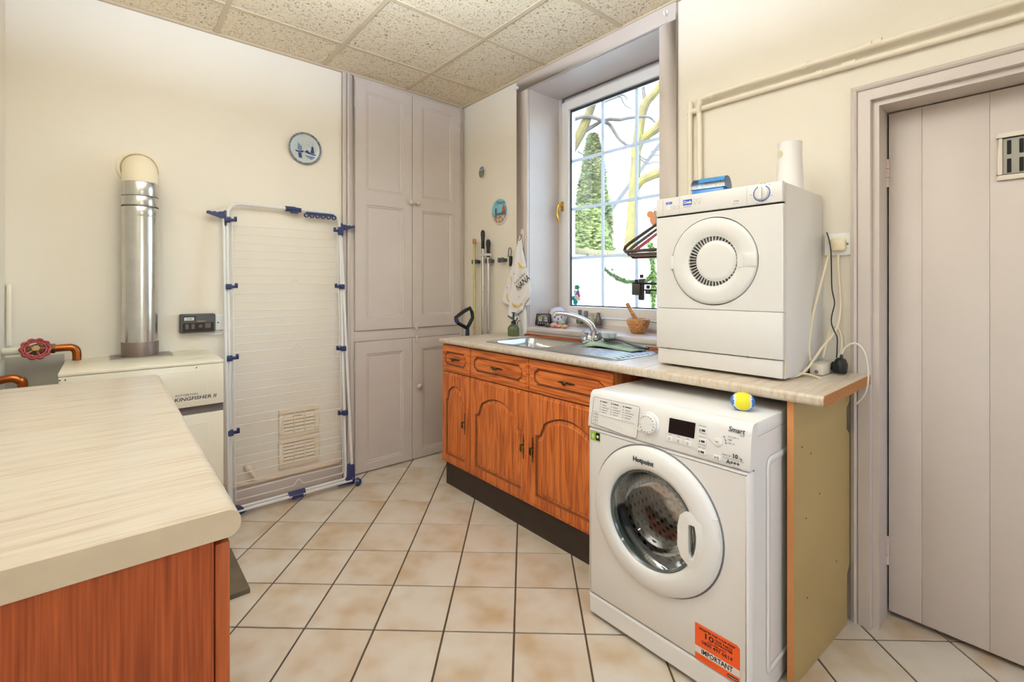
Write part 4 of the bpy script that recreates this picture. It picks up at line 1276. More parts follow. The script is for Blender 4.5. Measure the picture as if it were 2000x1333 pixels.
g = MB(); g.lathe([(.055, 0), (.058, .004), (.04, .012), (.012, .016), (.010, .02), (.0005, .021)], (-.17, -2.235, DZ1 + .0005), (0, 0, 1), 28); tag(g.build('pan_lid', mat('dark_grey_metal', (92, 90, 88), rough=.35, metal=.8), smooth=True, ang=40), 'flat grey metal lid lying on the dryer beside the blue box', 'lid')

# ------------------------------------------------------------------ boiler with its flue
BOIL = mat('cream_boiler_enamel', (230, 222, 200), rough=.25)
bo = thing('boiler', 'cream floor standing boiler against the back wall', 'boiler', (-1.985, -.25, 0))
BX0, BX1, BY = -2.268, -1.706, -.49
b = MB(); b.box(BX0, BX1, BY + .02, -.002, .02, .888); b.build('casing', BOIL, bo, bevel=.003)
b = MB(); b.box(BX0 - .002, BX1 + .002, BY, -.002, .8885, .903); b.build('top_plate', BOIL, bo, bevel=.004)
Mbo = FY((BX0, BY + .02, 0)); bw = BX1 - BX0
b = MB(Mbo); b.box(0, bw, .700, .888, .0005, .018); up = b.build('upper_panel', BOIL, bo, bevel=.003)
b = MB(Mbo); b.box(0, bw, .664, .700, -.004, .004); b.build('hand_slot', mat('slot_brown_grey', (98, 88, 84), rough=.5), bo)
b = MB(Mbo); b.box(0, bw, .03, .663, .0005, .018); lp_ = b.build('lower_panel', BOIL, bo, bevel=.003)
def pressed(v0, v1, par):
    g = MB(Mbo); o1 = [(.03, v0), (bw - .065, v0), (bw - .065, v1), (.03, v1)]
    g.loft([[(x, y, .0180) for x, y in o1], [(x, y, .0186) for x, y in offset(o1, .0015)], [(x, y, .0180) for x, y in offset(o1, .003)]], False, False); g.build('pressed_line', mat('boiler_highlight', (240, 233, 214), rough=.25), par)
pressed(.725, .862, up); pressed(.08, .62, lp_)
for (u, v, par) in ((.455, .876, up), (.004, .876, up), (.02, .876, up)):
    g = MB(Mbo); g.cyl((u, v, .018), (u, v, .0188), .0028, n=8); g.build('screw', DARK, par)
text('POTTERTON', .0125, Mbo @ Matrix.Translation((.418, .7565, .0184)), INK, 'maker_name', up, width=.082)
text('KINGFISHER II', .022, Mbo @ Matrix.Translation((.452, .738, .0184)), INK, 'maker_name', up, shear=.15, bold=.0003, width=.160)
b = MB(Mbo); b.box(.358, .369, .731, .743, .0183, .0187); b.build('print_square', INK, up)
GAL = mat('galvanised_steel', (205, 203, 198), rough=.24, metal=1.0, var=.12, vscale=14, bump=.05, bscale=20)
fl = thing('flue_pipe', 'galvanised flue pipe with a cream elbow rising from the boiler', 'flue', (-1.995, -.092, .903))
FXc, FYc = -1.998, -.092
b = MB(); b.box(-2.112, -1.874, -.172, -.012, .9035, .9075); b.build('base_plate', mat('dull_zinc', (150, 142, 130), rough=.45, metal=.6), fl)
b = MB(); b.lathe([(.0745, .0), (.0745, .066), (.073, .068)], (FXc, FYc, .908), (0, 0, 1), 40, False, True); b.build('collar', mat('brown_grey_collar', (112, 96, 86), rough=.4, metal=.3), fl, smooth=True, ang=40)
b = MB(); b.lathe([(.071, 0), (.071, .612)], (FXc, FYc, .976), (0, 0, 1), 48, False, False); b.build('pipe_section', GAL, fl, smooth=True)
for (z0, z1, r) in ((1.588, 1.636, .0718), (1.637, 1.686, .0725), (1.688, 1.755, .0738)):
    b = MB(); b.lathe([(r - .001, 0), (r, .003), (r, z1 - z0 - .003), (r - .0015, z1 - z0)], (FXc, FYc, z0), (0, 0, 1), 48, False, False); b.build('pipe_section', GAL, fl, smooth=True)
b = MB(); b.lathe([(.0735, 0), (.0735, .006)], (FXc, FYc, 1.636), (0, 0, 1), 40, False, False); b.build('seam_band', mat('dark_zinc_seam', (120, 112, 100), rough=.4, metal=.8), fl, smooth=True)
EC = mat('cream_painted_elbow', (236, 222, 196), rough=.55)
b = MB(); loops = []
for k in range(13):
    a = R(90 * k / 12); rb = .080
    cy, cz = FYc + rb * (1 - math.cos(a)), 1.756 + rb * math.sin(a) * 1.05
    if k == 12: cy = -.001
    tv = Vector((0, math.sin(a), math.cos(a))); nv = Vector((0, math.cos(a), -math.sin(a)))
    loops.append([Vector((FXc, min(cy, -.0012), cz)) + Vector((1, 0, 0)) * (.0705 * math.cos(2 * math.pi * i / 36)) + nv * (.0705 * math.sin(2 * math.pi * i / 36)) for i in range(36)])
for lp in loops:
    for i, p in enumerate(lp):
        if p.y > -.0012: p.y = -.0012
b.loft(loops, True, True); b.build('elbow', EC, fl, smooth=True, ang=50)
b = MB(); b.loft([[(FXc + r * math.cos(2 * math.pi * i / 40) - (.004 if r > .08 else 0), y, 1.842 + r * math.sin(2 * math.pi * i / 40)) for i in range(40)] for r, y in ((.086, -.001), (.086, -.012), (.078, -.016), (.074, -.012), (.074, -.001))], False, False); b.build('wall_ring', EC, fl, smooth=True, ang=40)

# wall programmer and its spur
t = thing('heating_timer', 'dark grey heating timer with a small display on the back wall', 'timer', (-1.75, -.02, 1.0))
Mq = FY((-1.832, -.0005, .998))
TG = mat('charcoal_plastic', (78, 76, 78), rough=.4)
g = MB(Mq); o1 = rrect(.160, .101, .008, 4, .080, .0505); g.loft([[(x, y, 0) for x, y in o1], [(x, y, .036) for x, y in o1], [(x, y, .042) for x, y in offset(o1, .005)]]); g.build('case', TG, t, smooth=True, ang=40)
g = MB(Mq); g.box(.012, .070, .062, .090, .0421, .0432); g.build('display_surround', BLACK, t)
g = MB(Mq); g.box(.018, .062, .067, .084, .0433, .0438); dsp = g.build('display', mat('pale_lcd', (206, 210, 206), rough=.3), t)
text('2:26', .014, Mq @ Matrix.Translation((.041, .0755, .0441)), LB, 'digits', dsp)
g = MB(Mq); g.prism(rrect(.140, .047, .006, 3, .081, .031), .0421, .0434); fp = g.build('smoked_flap', mat('smoked_flap', (38, 32, 32), rough=.12), t)
for (x, y, w, h) in ((.024, .022, .014, .026), (.050, .022, .014, .026), (.084, .028, .015, .014), (.112, .024, .026, .026)):
    g = MB(Mq); g.box(x, x + w, y, y + h, .0435, .0440); g.build('flap_button', mat('dim_button', (92, 82, 80), rough=.5), fp)
g = MB(Mq); g.box(.078, .114, .060, .063, .0421, .0424); g.build('printed_line', mat('tan_print', (190, 160, 120), rough=.5), t)
t = thing('switch_spur', 'white double switched plate beside the heating timer', 'switch', (-1.6, -.01, 1.0))
Mq2 = FY((-1.669, -.0005, 1.004))
g = MB(Mq2); o1 = rrect(.078, .084, .004, 3, .039, .042); g.loft([[(x, y, 0) for x, y in o1], [(x, y, .008) for x, y in o1], [(x, y, .010) for x, y in offset(o1, .002)]]); g.build('plate', WHITE2, t, smooth=True, ang=40)
g = MB(Mq2); g.box(.030, .052, .030, .058, .0101, .013); g.build('rocker', WHITE2, t, bevel=.001)
g = MB(Mq2); g.cyl((.014, .042, .010), (.014, .042, .0112), .0038, n=10); g.build('screw', DARK, t)
g = MB(Mq2); g.box(.058, .074, .028, .058, .0101, .0118); g.build('fuse_cover', WHITE2, t, bevel=.001)
g = MB(); g.tube([(-1.72, -.010, .996), (-1.69, -.016, .985), (-1.65, -.018, .984), (-1.625, -.012, 1.000), (-1.62, -.008, 1.006)], .004, n=8, smooth=5); g.build('flex', WHITE2, t, smooth=True)

# pipework by the boiler
COP = mat('tarnished_copper', (176, 96, 44), rough=.3, metal=.9, var=.35, vscale=12)
t = thing('valve_pipe', 'copper pipe with a red wheel valve entering behind the boiler', 'pipe', (-2.35, -.1, .96))
b = MB(); b.cyl((XL + .001, -.10, .966), (-2.395, -.10, .9665), .0165, n=16); b.build('painted_pipe', mat('off_white_pipe', (226, 222, 206), rough=.4), t, smooth=True)
b = MB(); b.cyl((-2.395, -.10, .9665), (-2.312, -.10, .967), .0215, n=14); b.ball((-2.355, -.10, .967), .030, (1, .9, .9), 14, 10); b.build('valve_body', mat('dull_bronze', (120, 96, 62), rough=.45, metal=.8), t, smooth=True)
b = MB(); b.cyl((-2.318, -.10, .967), (-2.300, -.10, .967), .0235, n=6); b.build('nut', mat('dark_bronze', (92, 70, 46), rough=.45, metal=.8), t)
b = MB(); b.tube([(-2.300, -.10, .967), (-2.262, -.10, .968), (-2.245, -.10, .966), (-2.232, -.10, .955), (-2.228, -.10, .935), (-2.228, -.10, .907)], .0165, n=14, smooth=4); b.build('elbow', COP, t, smooth=True)
RED = mat('chipped_red_paint', (150, 40, 44), rough=.45, var=.4, vscale=60, vcol=(92, 44, 34))
wc = Vector((-2.357, -.158, .975)); wn_ = Vector((.12, -.86, .50)).normalized()
wu, wv, _ = basis(wn_)
b = MB(); N = 48
b.tube([wc + (wu * math.cos(2 * math.pi * k / N) + wv * math.sin(2 * math.pi * k / N)) * (.044 + .0035 * math.cos(10 * 2 * math.pi * k / N)) for k in range(N)], .0062, n=8, closed=True)
b.tube([wc + (wu * math.cos(2 * math.pi * k / N) + wv * math.sin(2 * math.pi * k / N)) * .034 for k in range(N)], .004, n=6, closed=True)
for k in range(10):
    a = 2 * math.pi * k / 10; d = wu * math.cos(a) + wv * math.sin(a); b.tube([wc + d * .034, wc + d * .044], .0035, n=6)
for k in range(5):
    a = 2 * math.pi * k / 5; d = wu * math.cos(a) + wv * math.sin(a); b.tube([wc + d * .006, wc + d * .034], .0045, n=6)
wheel = b.build('hand_wheel', RED, t, smooth=True, ang=60)
b = MB(); b.cyl(wc - wn_ * .05, wc + wn_ * .010, .008, n=12); b.cyl(wc + wn_ * .002, wc + wn_ * .009, .014, n=6); b.build('spindle', mat('dull_bronze'), wheel, smooth=True)
t = thing('copper_elbow', 'bent copper pipe just above the long worktop edge', 'pipe', (-2.43, -.2, .85))
b = MB(); b.tube([(XL + .001, -.20, .856), (-2.44, -.20, .862), (-2.418, -.20, .861), (-2.400, -.20, .848), (-2.392, -.20, .825), (-2.392, -.20, .60)], .0165, n=14, smooth=4); b.build('pipe', COP, t, smooth=True)
t = thing('side_pipe', 'cream painted upright pipe in the wall corner', 'pipe', (-2.448, -.03, .9))
b = MB(); b.tube([(-2.452, -.02, .985), (-2.452, -.02, 1.22), (-2.453, -.012, 1.243), (-2.455, -.002, 1.25)], .009, n=10, smooth=4); b.build('pipe', PIPE, t, smooth=True)

# two louvred ventilators and a stub of pipe low on the wall
VENT = mat('painted_vent_plastic', (232, 216, 192), rough=.45)
for k, (z0, lab) in enumerate(((.3275, 'upper cream louvred wall vent behind the clothes airer'), (.150, 'lower cream louvred wall vent behind the clothes airer'))):
    t = thing('wall_vent', lab, 'vent', (-1.226, -.006, z0), 'wall vents behind the airer')
    Mv = FY((-1.342, -.0005, z0)); vw, vh = .232, .1745
    g = MB(Mv)
    for q in ((0, vw, 0, .024), (0, vw, vh - .026, vh), (0, .026, .024, vh - .026), (vw - .026, vw, .024, vh - .026), (.083, .089, .024, vh - .026), (.143, .149, .024, vh - .026)): g.box(*q, 0, .010)
    g.build('frame', VENT, t, bevel=.0015)
    g = MB(Mv); g.box(.02, vw - .02, .02, vh - .02, 0, .0012); g.build('back_shade_sheet', DARK, t)  # dark sheet stands in for the shade behind the slats
    for r_ in range(6):
        for (a, c) in ((.026, .083), (.089, .143), (.149, vw - .026)):
            g = MB(Mv); zz = .024 + r_ * .0208; g.loft([[(a, y, w), (c, y, w)] for y, w in ()] or [[(a, zz, .0085), (a, zz + .0155, .0025), (a, zz + .0175, .0035), (a, zz + .002, .0098)], [(c, zz, .0085), (c, zz + .0155, .0025), (c, zz + .0175, .0035), (c, zz + .002, .0098)]]); g.build('slat', VENT, t)
t = thing('pipe_stub', 'cream painted tap stub low on the wall behind the airer', 'pipe', (-1.50, -.03, .2))
b = MB(); b.cyl((-1.51, -.0005, .205), (-1.51, -.035, .205), .016, n=12); b.ball((-1.51, -.036, .205), .020, (1, 1, 1), 12, 8); b.tube([(-1.51, -.04, .20), (-1.495, -.05, .18), (-1.482, -.05, .155)], [.013, .011, .009], n=10, smooth=3); b.build('tap_body', VENT, t, smooth=True)

# delft plate and two oval souvenirs
def painted(name, base): return mat(name, base, rough=.18, coat=.4)
t = thing('wall_plate', 'small blue and white plate with a boat and windmill on the back wall', 'plate', (-1.196, -.02, 2.0))
Mp_ = FY((-1.194, -.003, 2.099)) @ Matrix.Rotation(R(4), 4, 'X')
DEL = mat('delft_ground', (186, 196, 200), rough=.15, coat=.5, var=.5, vscale=14, vcol=(214, 210, 190)); DBL = mat('delft_blue', (44, 60, 112), rough=.15, coat=.5); DRIM = mat('delft_rim', (74, 80, 96), rough=.15, coat=.5, var=.6, vscale=70, vcol=(176, 180, 184)); DMID = mat('delft_mid_blue', (112, 134, 168), rough=.15, coat=.5)
g = MB(Mp_); g.lathe([(.055, 0), (.097, .012), (.098, .0145), (.096, .0155), (.086, .0125)], (0, 0, 0), (0, 0, 1), 56, True, False); g.build('rim', DRIM, t, smooth=True, ang=60)
g = MB(Mp_); g.lathe([(.086, .0125), (.082, .0095), (.06, .0085), (.0005, .0085)], (0, 0, 0), (0, 0, 1), 56, False, True); wl_ = g.build('well', DEL, t, smooth=True, ang=60)
def daub(poly, mm, nm='painted_mark', h=.0088):
    g = MB(Mp_); g.prism(poly, h, h + .0004); g.build(nm, mm, wl_)
daub([(-.044, -.012), (-.042, .032), (-.020, .010), (-.020, -.016)], DMID, 'painted_sail'); daub([(-.022, -.02), (-.0205, .034), (-.0185, -.02)], DBL, 'painted_mast')
daub([(-.060, -.016), (-.050, -.026), (-.012, -.026), (-.004, -.012), (-.030, -.018)], DBL, 'painted_boat'); daub([(-.040, -.028), (-.020, -.028), (-.016, -.062), (-.036, -.058)], DBL, 'painted_reflection')
daub([(.034, -.022), (.037, .016), (.043, .024), (.051, .014), (.056, -.022)], DBL, 'painted_windmill')
for (a, b_) in (((.040, .012), (.012, .030)), ((.040, .012), (.050, .046)), ((.040, .012), (.032, -.018))): daub([(a[0] - .001, a[1]), (a[0] + .001, a[1] + .001), (b_[0] + .001, b_[1]), (b_[0] - .001, b_[1] - .001)], DMID, 'painted_vane', .0092)
daub([(-.004, -.020), (.012, -.006), (.022, -.012), (.034, -.022), (.070, -.028), (.060, -.034), (.02, -.028)], DBL, 'painted_bank'); daub([(.0, -.040), (.04, -.036), (.062, -.044), (.040, -.062), (.012, -.050)], DMID, 'painted_water'); daub([(.010, -.034), (.060, -.036), (.066, -.040), (.02, -.038)], LW_, 'painted_road', .0093)
def oval(name, label, y, z, a, c, tilt, bands):
    t = thing(name, label, 'ornament', (-.006, y, z - c), 'oval souvenirs on the window wall')
    Mo = FX((-.0005, y, z)) @ Matrix.Rotation(R(tilt), 4, 'Z')
    g = MB(Mo); g.loft([[(a * k * math.cos(2 * math.pi * i / 40), c * k * math.sin(2 * math.pi * i / 40), h) for i in range(40)] for k, h in ((.96, 0), (1, .003), (.98, .007), (.90, .009))]); bd = g.build('plaque', mat('glazed_white_edge', (226, 222, 214), rough=.2), t, smooth=True, ang=50)
    for (nm, mm, pl) in bands:
        g = MB(Mo); P_ = [(x * a, yy * c) for x, yy in pl]; g.prism(P_, .0091, .0096); g.build(nm, mm, bd)
    return bd, Mo
def disc_band(y0, y1, k=.88, n=14):
    top_ = [(k * math.sqrt(max(0, 1 - (y1 - (y1 - y0) * i / n) ** 2 / k ** 2)), y1 - (y1 - y0) * i / n) for i in range(n + 1)]
    return [(x, y) for x, y in reversed(top_)] + [(-x, y) for x, y in top_]
SKY_, TER, GRY, DGR, ROOF = mat('glaze_sky_blue', (112, 186, 208), rough=.2, var=.4, vscale=20, vcol=(168, 200, 200)), mat('glaze_town_brown', (132, 88, 70), rough=.25, var=.9, vscale=70, vcol=(226, 208, 186)), mat('glaze_grey_blue', (92, 100, 116), rough=.25), mat('glaze_dark_green', (78, 88, 66), rough=.25, var=.7, vscale=90, vcol=(180, 172, 150)), mat('glaze_terracotta', (176, 92, 66), rough=.25)
bd, Mo = oval('souvenir_plaque', 'oval blue souvenir plaque of a domed city beside the window', -.460, 1.782, .095, .099, 0, [('painted_sky', SKY_, disc_band(-.30, .88)), ('painted_town', TER, disc_band(-.88, -.30))])
for pl, mm in (([(-.55, -.45), (-.30, -.45), (-.30, .18), (-.36, .24), (-.50, .24), (-.55, .18)], GRY), ([(-.30, -.30), (.25, -.30), (.25, -.12), (-.30, -.14)], GRY), ([(.25, -.35), (.74, -.30), (.74, -.02), (.25, -.05)], GRY), ([(.27, -.05), (.72, -.02), (.68, .22), (.54, .38), (.48, .50), (.44, .38), (.32, .20)], ROOF), ([(-.84, -.25), (-.72, -.30), (-.78, .05)], GRY)):
    g = MB(Mo); g.prism([(x * .095, y * .099) for x, y in pl], .0097, .0101); g.build('painted_building', mm, bd)
text('Firenze', .040, Mo @ Matrix.Translation((.012, .058, .0098)), LB, 'painted_name', bd, shear=.3, width=.095)
oval('souvenir_plaque', 'tiny oval souvenir plaque with a green view beside the cupboard', -.251, 2.095, .040, .048, 0, [('painted_sky', mat('glaze_dusk', (120, 126, 150), rough=.2), disc_band(.45, .86)), ('painted_view', DGR, disc_band(-.80, .38))])
# ------------------------------------------------------------------ placing by sight line on a known plane
def PX(u, v, x):
    a, b = at(u, v, 1.0) - CAM, CAM
    return b + a * ((x - b.x) / a.x)
def PY(u, v, y):
    a = at(u, v, 1.0) - CAM
    return CAM + a * ((y - CAM.y) / a.y)

# ------------------------------------------------------------------ folding clothes airer leaning on the wall
ar = thing('clothes_airer', 'folded white wire clothes airer with navy joints leaning on the wall', 'airer', (-1.3, -.1, 0))
TUBE = mat('white_coated_tube', (226, 224, 222), rough=.3); NAVY = mat('navy_plastic', (42, 48, 92), rough=.4)
def A(x, z, d=0.0): return Vector((x, -.150 + .112 * z / 1.72 - d, z))
x0, x1 = -1.617, -.992
zt = 1.712
b = MB(); pts = [A(x0, .04), A(x0, .8), A(x0, zt - .075), A(x0 + .006, zt - .04), A(x0 + .024, zt - .014), A(x0 + .055, zt), A(-1.3, zt), A(x1 - .055, zt), A(x1 - .024, zt - .014), A(x1 - .006, zt - .04), A(x1, zt - .075), A(x1, .8), A(x1, .04)]
b.tube(pts, .0095, n=10); b.build('main_frame', TUBE, ar, smooth=True)
b = MB(); b.tube([A(x0 - .018, 1.62, .004), A(x0 - .016, .8, .016), A(x0 - .010, .045, .024)], .0085, n=10); b.build('leg', TUBE, ar, smooth=True)
b = MB(); b.tube([A(x1 + .006, 1.62, .004), A(x1 + .020, .8, .014), A(x1 + .034, .045, .024)], .0085, n=10); b.build('leg', TUBE, ar, smooth=True)
for d, z in ((0, .045), (.024, .037)):
    b = MB(); b.tube([A(x0 - .005, z, d), A(x1 + .03 * (d > 0), z, d)], .009, n=10); b.build('base_bar', TUBE, ar, smooth=True)
for (z_hi, z_lo) in ((1.585, 1.263), (1.206, .882), (.808, .486), (.407, .090)):
    xa, xb = x0 + .022, x1 - .020
    b = MB(); b.tube([A(xa, z_lo, .012), A(xa, z_hi + .035, .012), A(xa + .002, z_hi + .036, .012)], .0028, n=6); sh = b.build('shelf_side', TUBE, ar, smooth=True)
    b = MB(); b.tube([A(xb, z_hi + .035, .012), A(xb, z_lo + .012, .012), A(xb - .006, z_lo, .012)], .0028, n=6); b.build('shelf_side', TUBE, ar, smooth=True)
    for k in range(8):
        z = z_hi + (z_lo - z_hi) * k / 7
        b = MB()
        if k == 7:
            xm = (xa + xb) / 2 + .03
            P_ = [A(xa, z, .012), A(xm - .030, z, .012), A(xm - .020, z + .006, .012), A(xm - .011, z + .022, .012), A(xm, z + .028, .012), A(xm + .011, z + .022, .012), A(xm + .020, z + .006, .012), A(xm + .030, z, .012), A(xb, z, .012)]
            b.tube(P_, .0027, n=6)
        else:
            b.tube([A(xa, z, .012), A((xa + xb) / 2, z - .004 * ((k * 7) % 3 - 1), .012), A(xb, z, .012)], .0024, n=6)
        b.build('wire', TUBE, sh, smooth=True)
def clip_(x, z, s, tall=.03):
    g = MB(); c = A(x, z)
    g.box(c.x - .014, c.x + .014, c.y - .030, c.y + .012, z - tall / 2, z + tall / 2)
    g.box(min(c.x + s * .014, c.x + s * .044), max(c.x + s * .014, c.x + s * .044), c.y - .024, c.y - .008, z - .008, z + .008)
    g.box(min(c.x + s * .030, c.x + s * .044), max(c.x + s * .030, c.x + s * .044), c.y - .024, c.y - .008, z - .004, z + .020)
    g.build('joint', NAVY, ar, bevel=.003)
for z in (1.245, .855, .455): clip_(x0, z, 1); clip_(x1, z, -1)
clip_(x0, 1.615, 1); clip_(x1, 1.60, -1, .05)
for (x, s, z) in ((x0, -1, 1.640), (x1, 1, 1.625)):
    g = MB(); c = A(x, z)
    L = .085
    pl = [(0, -.018), (s * .012, -.020), (s * L, .004), (s * L, .016)] + [(s * (L - .012 * k), .014 + (.004 if k % 2 else -.001)) for k in range(1, 6)] + [(0, .020)]
    q = MB(FY((c.x + s * .012, c.y - .004, z))); q.loft([[(a, bb, -.008) for a, bb in pl], [(a, bb, .008) for a, bb in pl]]); q.build('hanger_arm', NAVY, ar)
    g.box(c.x + s * .006, c.x + s * .016, c.y - .016, c.y + .012, z - .06, z + .026); g.build('arm_mount', NAVY, ar, bevel=.002)
c = A(-1.270, zt)
g = MB(); g.cyl(c - Vector((.044, 0, 0)), c + Vector((.010, 0, 0)), .016, n=12); g.cyl(c + Vector((.006, 0, 0)), c + Vector((.044, 0, -.002)), .0135, n=12); g.box(c.x - .014, c.x + .026, c.y - .014, c.y + .006, zt - .024, zt - .010); g.build('slide_joint', NAVY, ar, smooth=True, ang=40)
g = MB(FY((-1.198, A(0, zt).y - .012, zt - .022)))
g.box(0, .168, -.004, .012, -.003, .004)
for k in range(6):
    cx = k * .0336; g.loft([[(a, q_, -.005) for a, q_ in circle(.0145, 18, cx, -.008)], [(a, q_, .005) for a, q_ in circle(.0145, 18, cx, -.008)], [(a, q_, .005) for a, q_ in circle(.0080, 18, cx, -.008)], [(a, q_, -.005) for a, q_ in circle(.0080, 18, cx, -.008)]], False, False)
g.build('hanger_strip', NAVY, ar, smooth=True, ang=40)
c1, c0 = A(x1 + .014, .05, .012), A(x0 + .004, .05, .012)
q = MB(FY((c1.x, c1.y, 0))); pl = [(-.075, .028), (-.030, .034), (-.012, .060), (-.004, .135), (.030, .135), (.034, .03), (.030, .012), (-.020, .018), (-.075, .022)]
q.loft([[(a, bb, -.016) for a, bb in pl], [(a, bb, .020) for a, bb in pl]]); q.build('foot_bracket', NAVY, ar, bevel=.004)
g = MB(); g.cyl((c1.x + .034, c1.y - .026, .0245), (c1.x + .052, c1.y - .034, .0245), .024, n=20); g.ball((c1.x + .050, c1.y - .032, .0245), .019, (1, 1, 1), 14, 10); g.build('wheel', NAVY, ar, smooth=True, ang=50)
q = MB(FY((c0.x, c0.y, 0))); q.loft([[(a, bb, -.016) for a, bb in ((-.03, 0), (.045, .018), (.070, .030), (.040, .056), (-.01, .075), (-.03, .075))], [(a, bb, .020) for a, bb in ((-.03, 0), (.045, .018), (.070, .030), (.040, .056), (-.01, .075), (-.03, .075))]]); q.build('foot_bracket', NAVY, ar, bevel=.004)
c = A(-1.285, .041, .012); g = MB(); g.cyl(c - Vector((.045, 0, 0)), c + Vector((.045, 0, 0)), .020, n=10); g.box(c.x - .03, c.x + .03, c.y - .026, c.y, .022, .04); g.build('slide_joint', NAVY, ar, smooth=True, ang=40)

# ------------------------------------------------------------------ sink and tap
sk = thing('kitchen_sink', 'stainless steel sink with bowl and ribbed drainer', 'sink', (-.24, -1.32, .92))
INOX = mat('satin_stainless', (206, 205, 202), rough=.2, metal=1.0)
SZ = WT + .0035
px0, px1, py0, py1 = -.447, -.034, -1.802, -.842
outer = rrect(px1 - px0, py1 - py0, .045, 6, (px0 + px1) / 2, (py0 + py1) / 2)
bx0, bx1, by0, by1 = -.412, -.098, -1.282, -.884
bowl = rrect(bx1 - bx0, by1 - by0, .06, 6, (bx0 + bx1) / 2, (by0 + by1) / 2)
b = MB()
b.loft([[(x, y, WT + .0003) for x, y in outer], [(x, y, SZ) for x, y in offset(outer, .003)], [(x, y, SZ + .0015) for x, y in offset(outer, .008)], [(x, y, SZ - .001) for x, y in offset(outer, .014)]], False, False)
b.holed(offset(outer, .014), bowl, SZ - .001)
b.build('rim', INOX, sk, smooth=True, ang=35)
b = MB(); b.loft([[(x, y, z) for x, y in offset(bowl, d)] for d, z in ((0, SZ - .001), (.004, SZ - .006), (.010, SZ - .05), (.018, SZ - .13), (.035, SZ - .150), (.06, SZ - .155))], False, True); b.build('bowl', INOX, sk, smooth=True, ang=50)
b = MB(); b.lathe([(.038, 0), (.036, .002), (.026, .002), (.024, -.001), (.0005, -.001)], ((bx0 + bx1) / 2, (by0 + by1) / 2, SZ - .1548), (0, 0, 1), 24, False, True); b.build('drain', CHROME, sk, smooth=True)
for k in range(9):
    x = -.405 + k * .038
    b = MB(); b.loft([[(x + .012 * math.cos(R(180 * q / 8)) * s_, y, SZ - .0009 + .0045 * math.sin(R(180 * q / 8)) * (0.05 if y in (-1.335, -1.775) else 1)) for q in range(9)] for y, s_ in ((-1.335, .6), (-1.36, 1), (-1.75, 1), (-1.775, .6))], False, False, closed=False); b.build('drainer_rib', INOX, sk, smooth=True)
tp = thing('mixer_tap', 'chrome mixer tap with crystal knobs behind the sink bowl', 'tap', (-.066, -1.36, WT))
tb = Vector((-.066, -1.362, SZ - .0005))
b = MB(); b.lathe([(.026, 0), (.026, .006), (.020, .012), (.018, .03)], tb, (0, 0, 1), 24); b.tube([tb + Vector((0, 0, .02)), tb + Vector((0, 0, .045))], .021, n=16); b.build('body', CHROME, tp, smooth=True, ang=50)
k1, k2 = Vector((-.096, -1.320, .972)), Vector((-.062, -1.408, .972))
CRY = mat('clear_crystal_knob', (232, 238, 240), rough=.04, trans=.85, ior=1.45)
for kk in (k1, k2):
    d = (kk - (tb + Vector((0, 0, .028)))).normalized()
    b = MB(); b.tube([tb + Vector((0, 0, .028)), kk - d * .012], [.016, .014], n=14); b.build('valve_arm', CHROME, tp, smooth=True)
    b = MB(); b.lathe([(.015, -.018), (.025, -.012), (.029, .002), (.026, .016), (.015, .020)], kk, d, 8); hd = b.build('knob', CRY, tp)
    b = MB(); b.lathe([(.014, .0201), (.012, .0225), (.0005, .023)], kk, d, 14); b.build('knob_cap', CHROME, hd, smooth=True)
sp = [tb + Vector((0, 0, .03)), tb + Vector((0, .003, .075)), tb + Vector((-.012, .018, .112)), tb + Vector((-.034, .060, .142)), tb + Vector((-.066, .130, .163)), tb + Vector((-.092, .188, .168)), tb + Vector((-.100, .204, .162)), tb + Vector((-.102, .207, .152))]
b = MB(); b.tube(sp, [.018, .0165, .0145, .0135, .013, .013, .0125], n=14, smooth=6); b.build('spout', CHROME, tp, smooth=True)
# green dishcloth and washing-up brush on the drainer
cl = MB(); N1, N2 = 14, 10
def cloth(i, j):
    s, t_ = i / N1, j / N2
    x = -.20 + .165 * t_ + .02 * math.sin(3 * s); y = -1.395 - .30 * s - .03 * math.sin(4 * t_)
    z = SZ + .009 + .008 * (1 + math.sin(5 * s + 3 * t_)) * .5 + .010 * max(0, 1 - 5 * s) * math.sin(math.pi * t_) + .004 * math.sin(9 * t_)
    return Vector((x, y, z))
for dz in (0,):
    G = [[cloth(i, j) for j in range(N2 + 1)] for i in range(N1 + 1)]
    top = [[cl.v(p) for p in r] for r in G]; bot = [[cl.v((p.x, p.y, max(SZ + .0042, p.z - .007))) for p in r] for r in G]
    for i in range(N1):
        for j in range(N2):
            cl.f((top[i][j], top[i + 1][j], top[i + 1][j + 1], top[i][j + 1])); cl.f((bot[i][j], bot[i][j + 1], bot[i + 1][j + 1], bot[i + 1][j]))
    for i in range(N1):
        cl.f((top[i][0], bot[i][0], bot[i + 1][0], top[i + 1][0])); cl.f((top[i][N2], top[i + 1][N2], bot[i + 1][N2], bot[i][N2]))
    for j in range(N2):
        cl.f((top[0][j], top[0][j + 1], bot[0][j + 1], bot[0][j])); cl.f((top[N1][j], bot[N1][j], bot[N1][j + 1], top[N1][j + 1]))
CLO = mat('sage_green_cloth', (166, 186, 168), rough=.95, bump=.3, bscale=300)
t = thing('dish_cloth', 'crumpled sage green dish cloth on the drainer', 'cloth', (-.11, -1.54, SZ))
cl.build('sheet', CLO, t, smooth=True, ang=70)
b = MB(); b.tube([Vector((-.205 + .02 * q, -1.398 - .004 * q, SZ + .020 + .006 * math.sin(q))) for q in range(8)], [.009, .012, .013, .012, .009], n=10, smooth=3, flat=.8); b.build('rolled_edge', CLO, t, smooth=True)
t = thing('dish_brush', 'dark handled washing-up brush with white bristles on the green cloth', 'brush', (-.09, -1.60, SZ + .02))
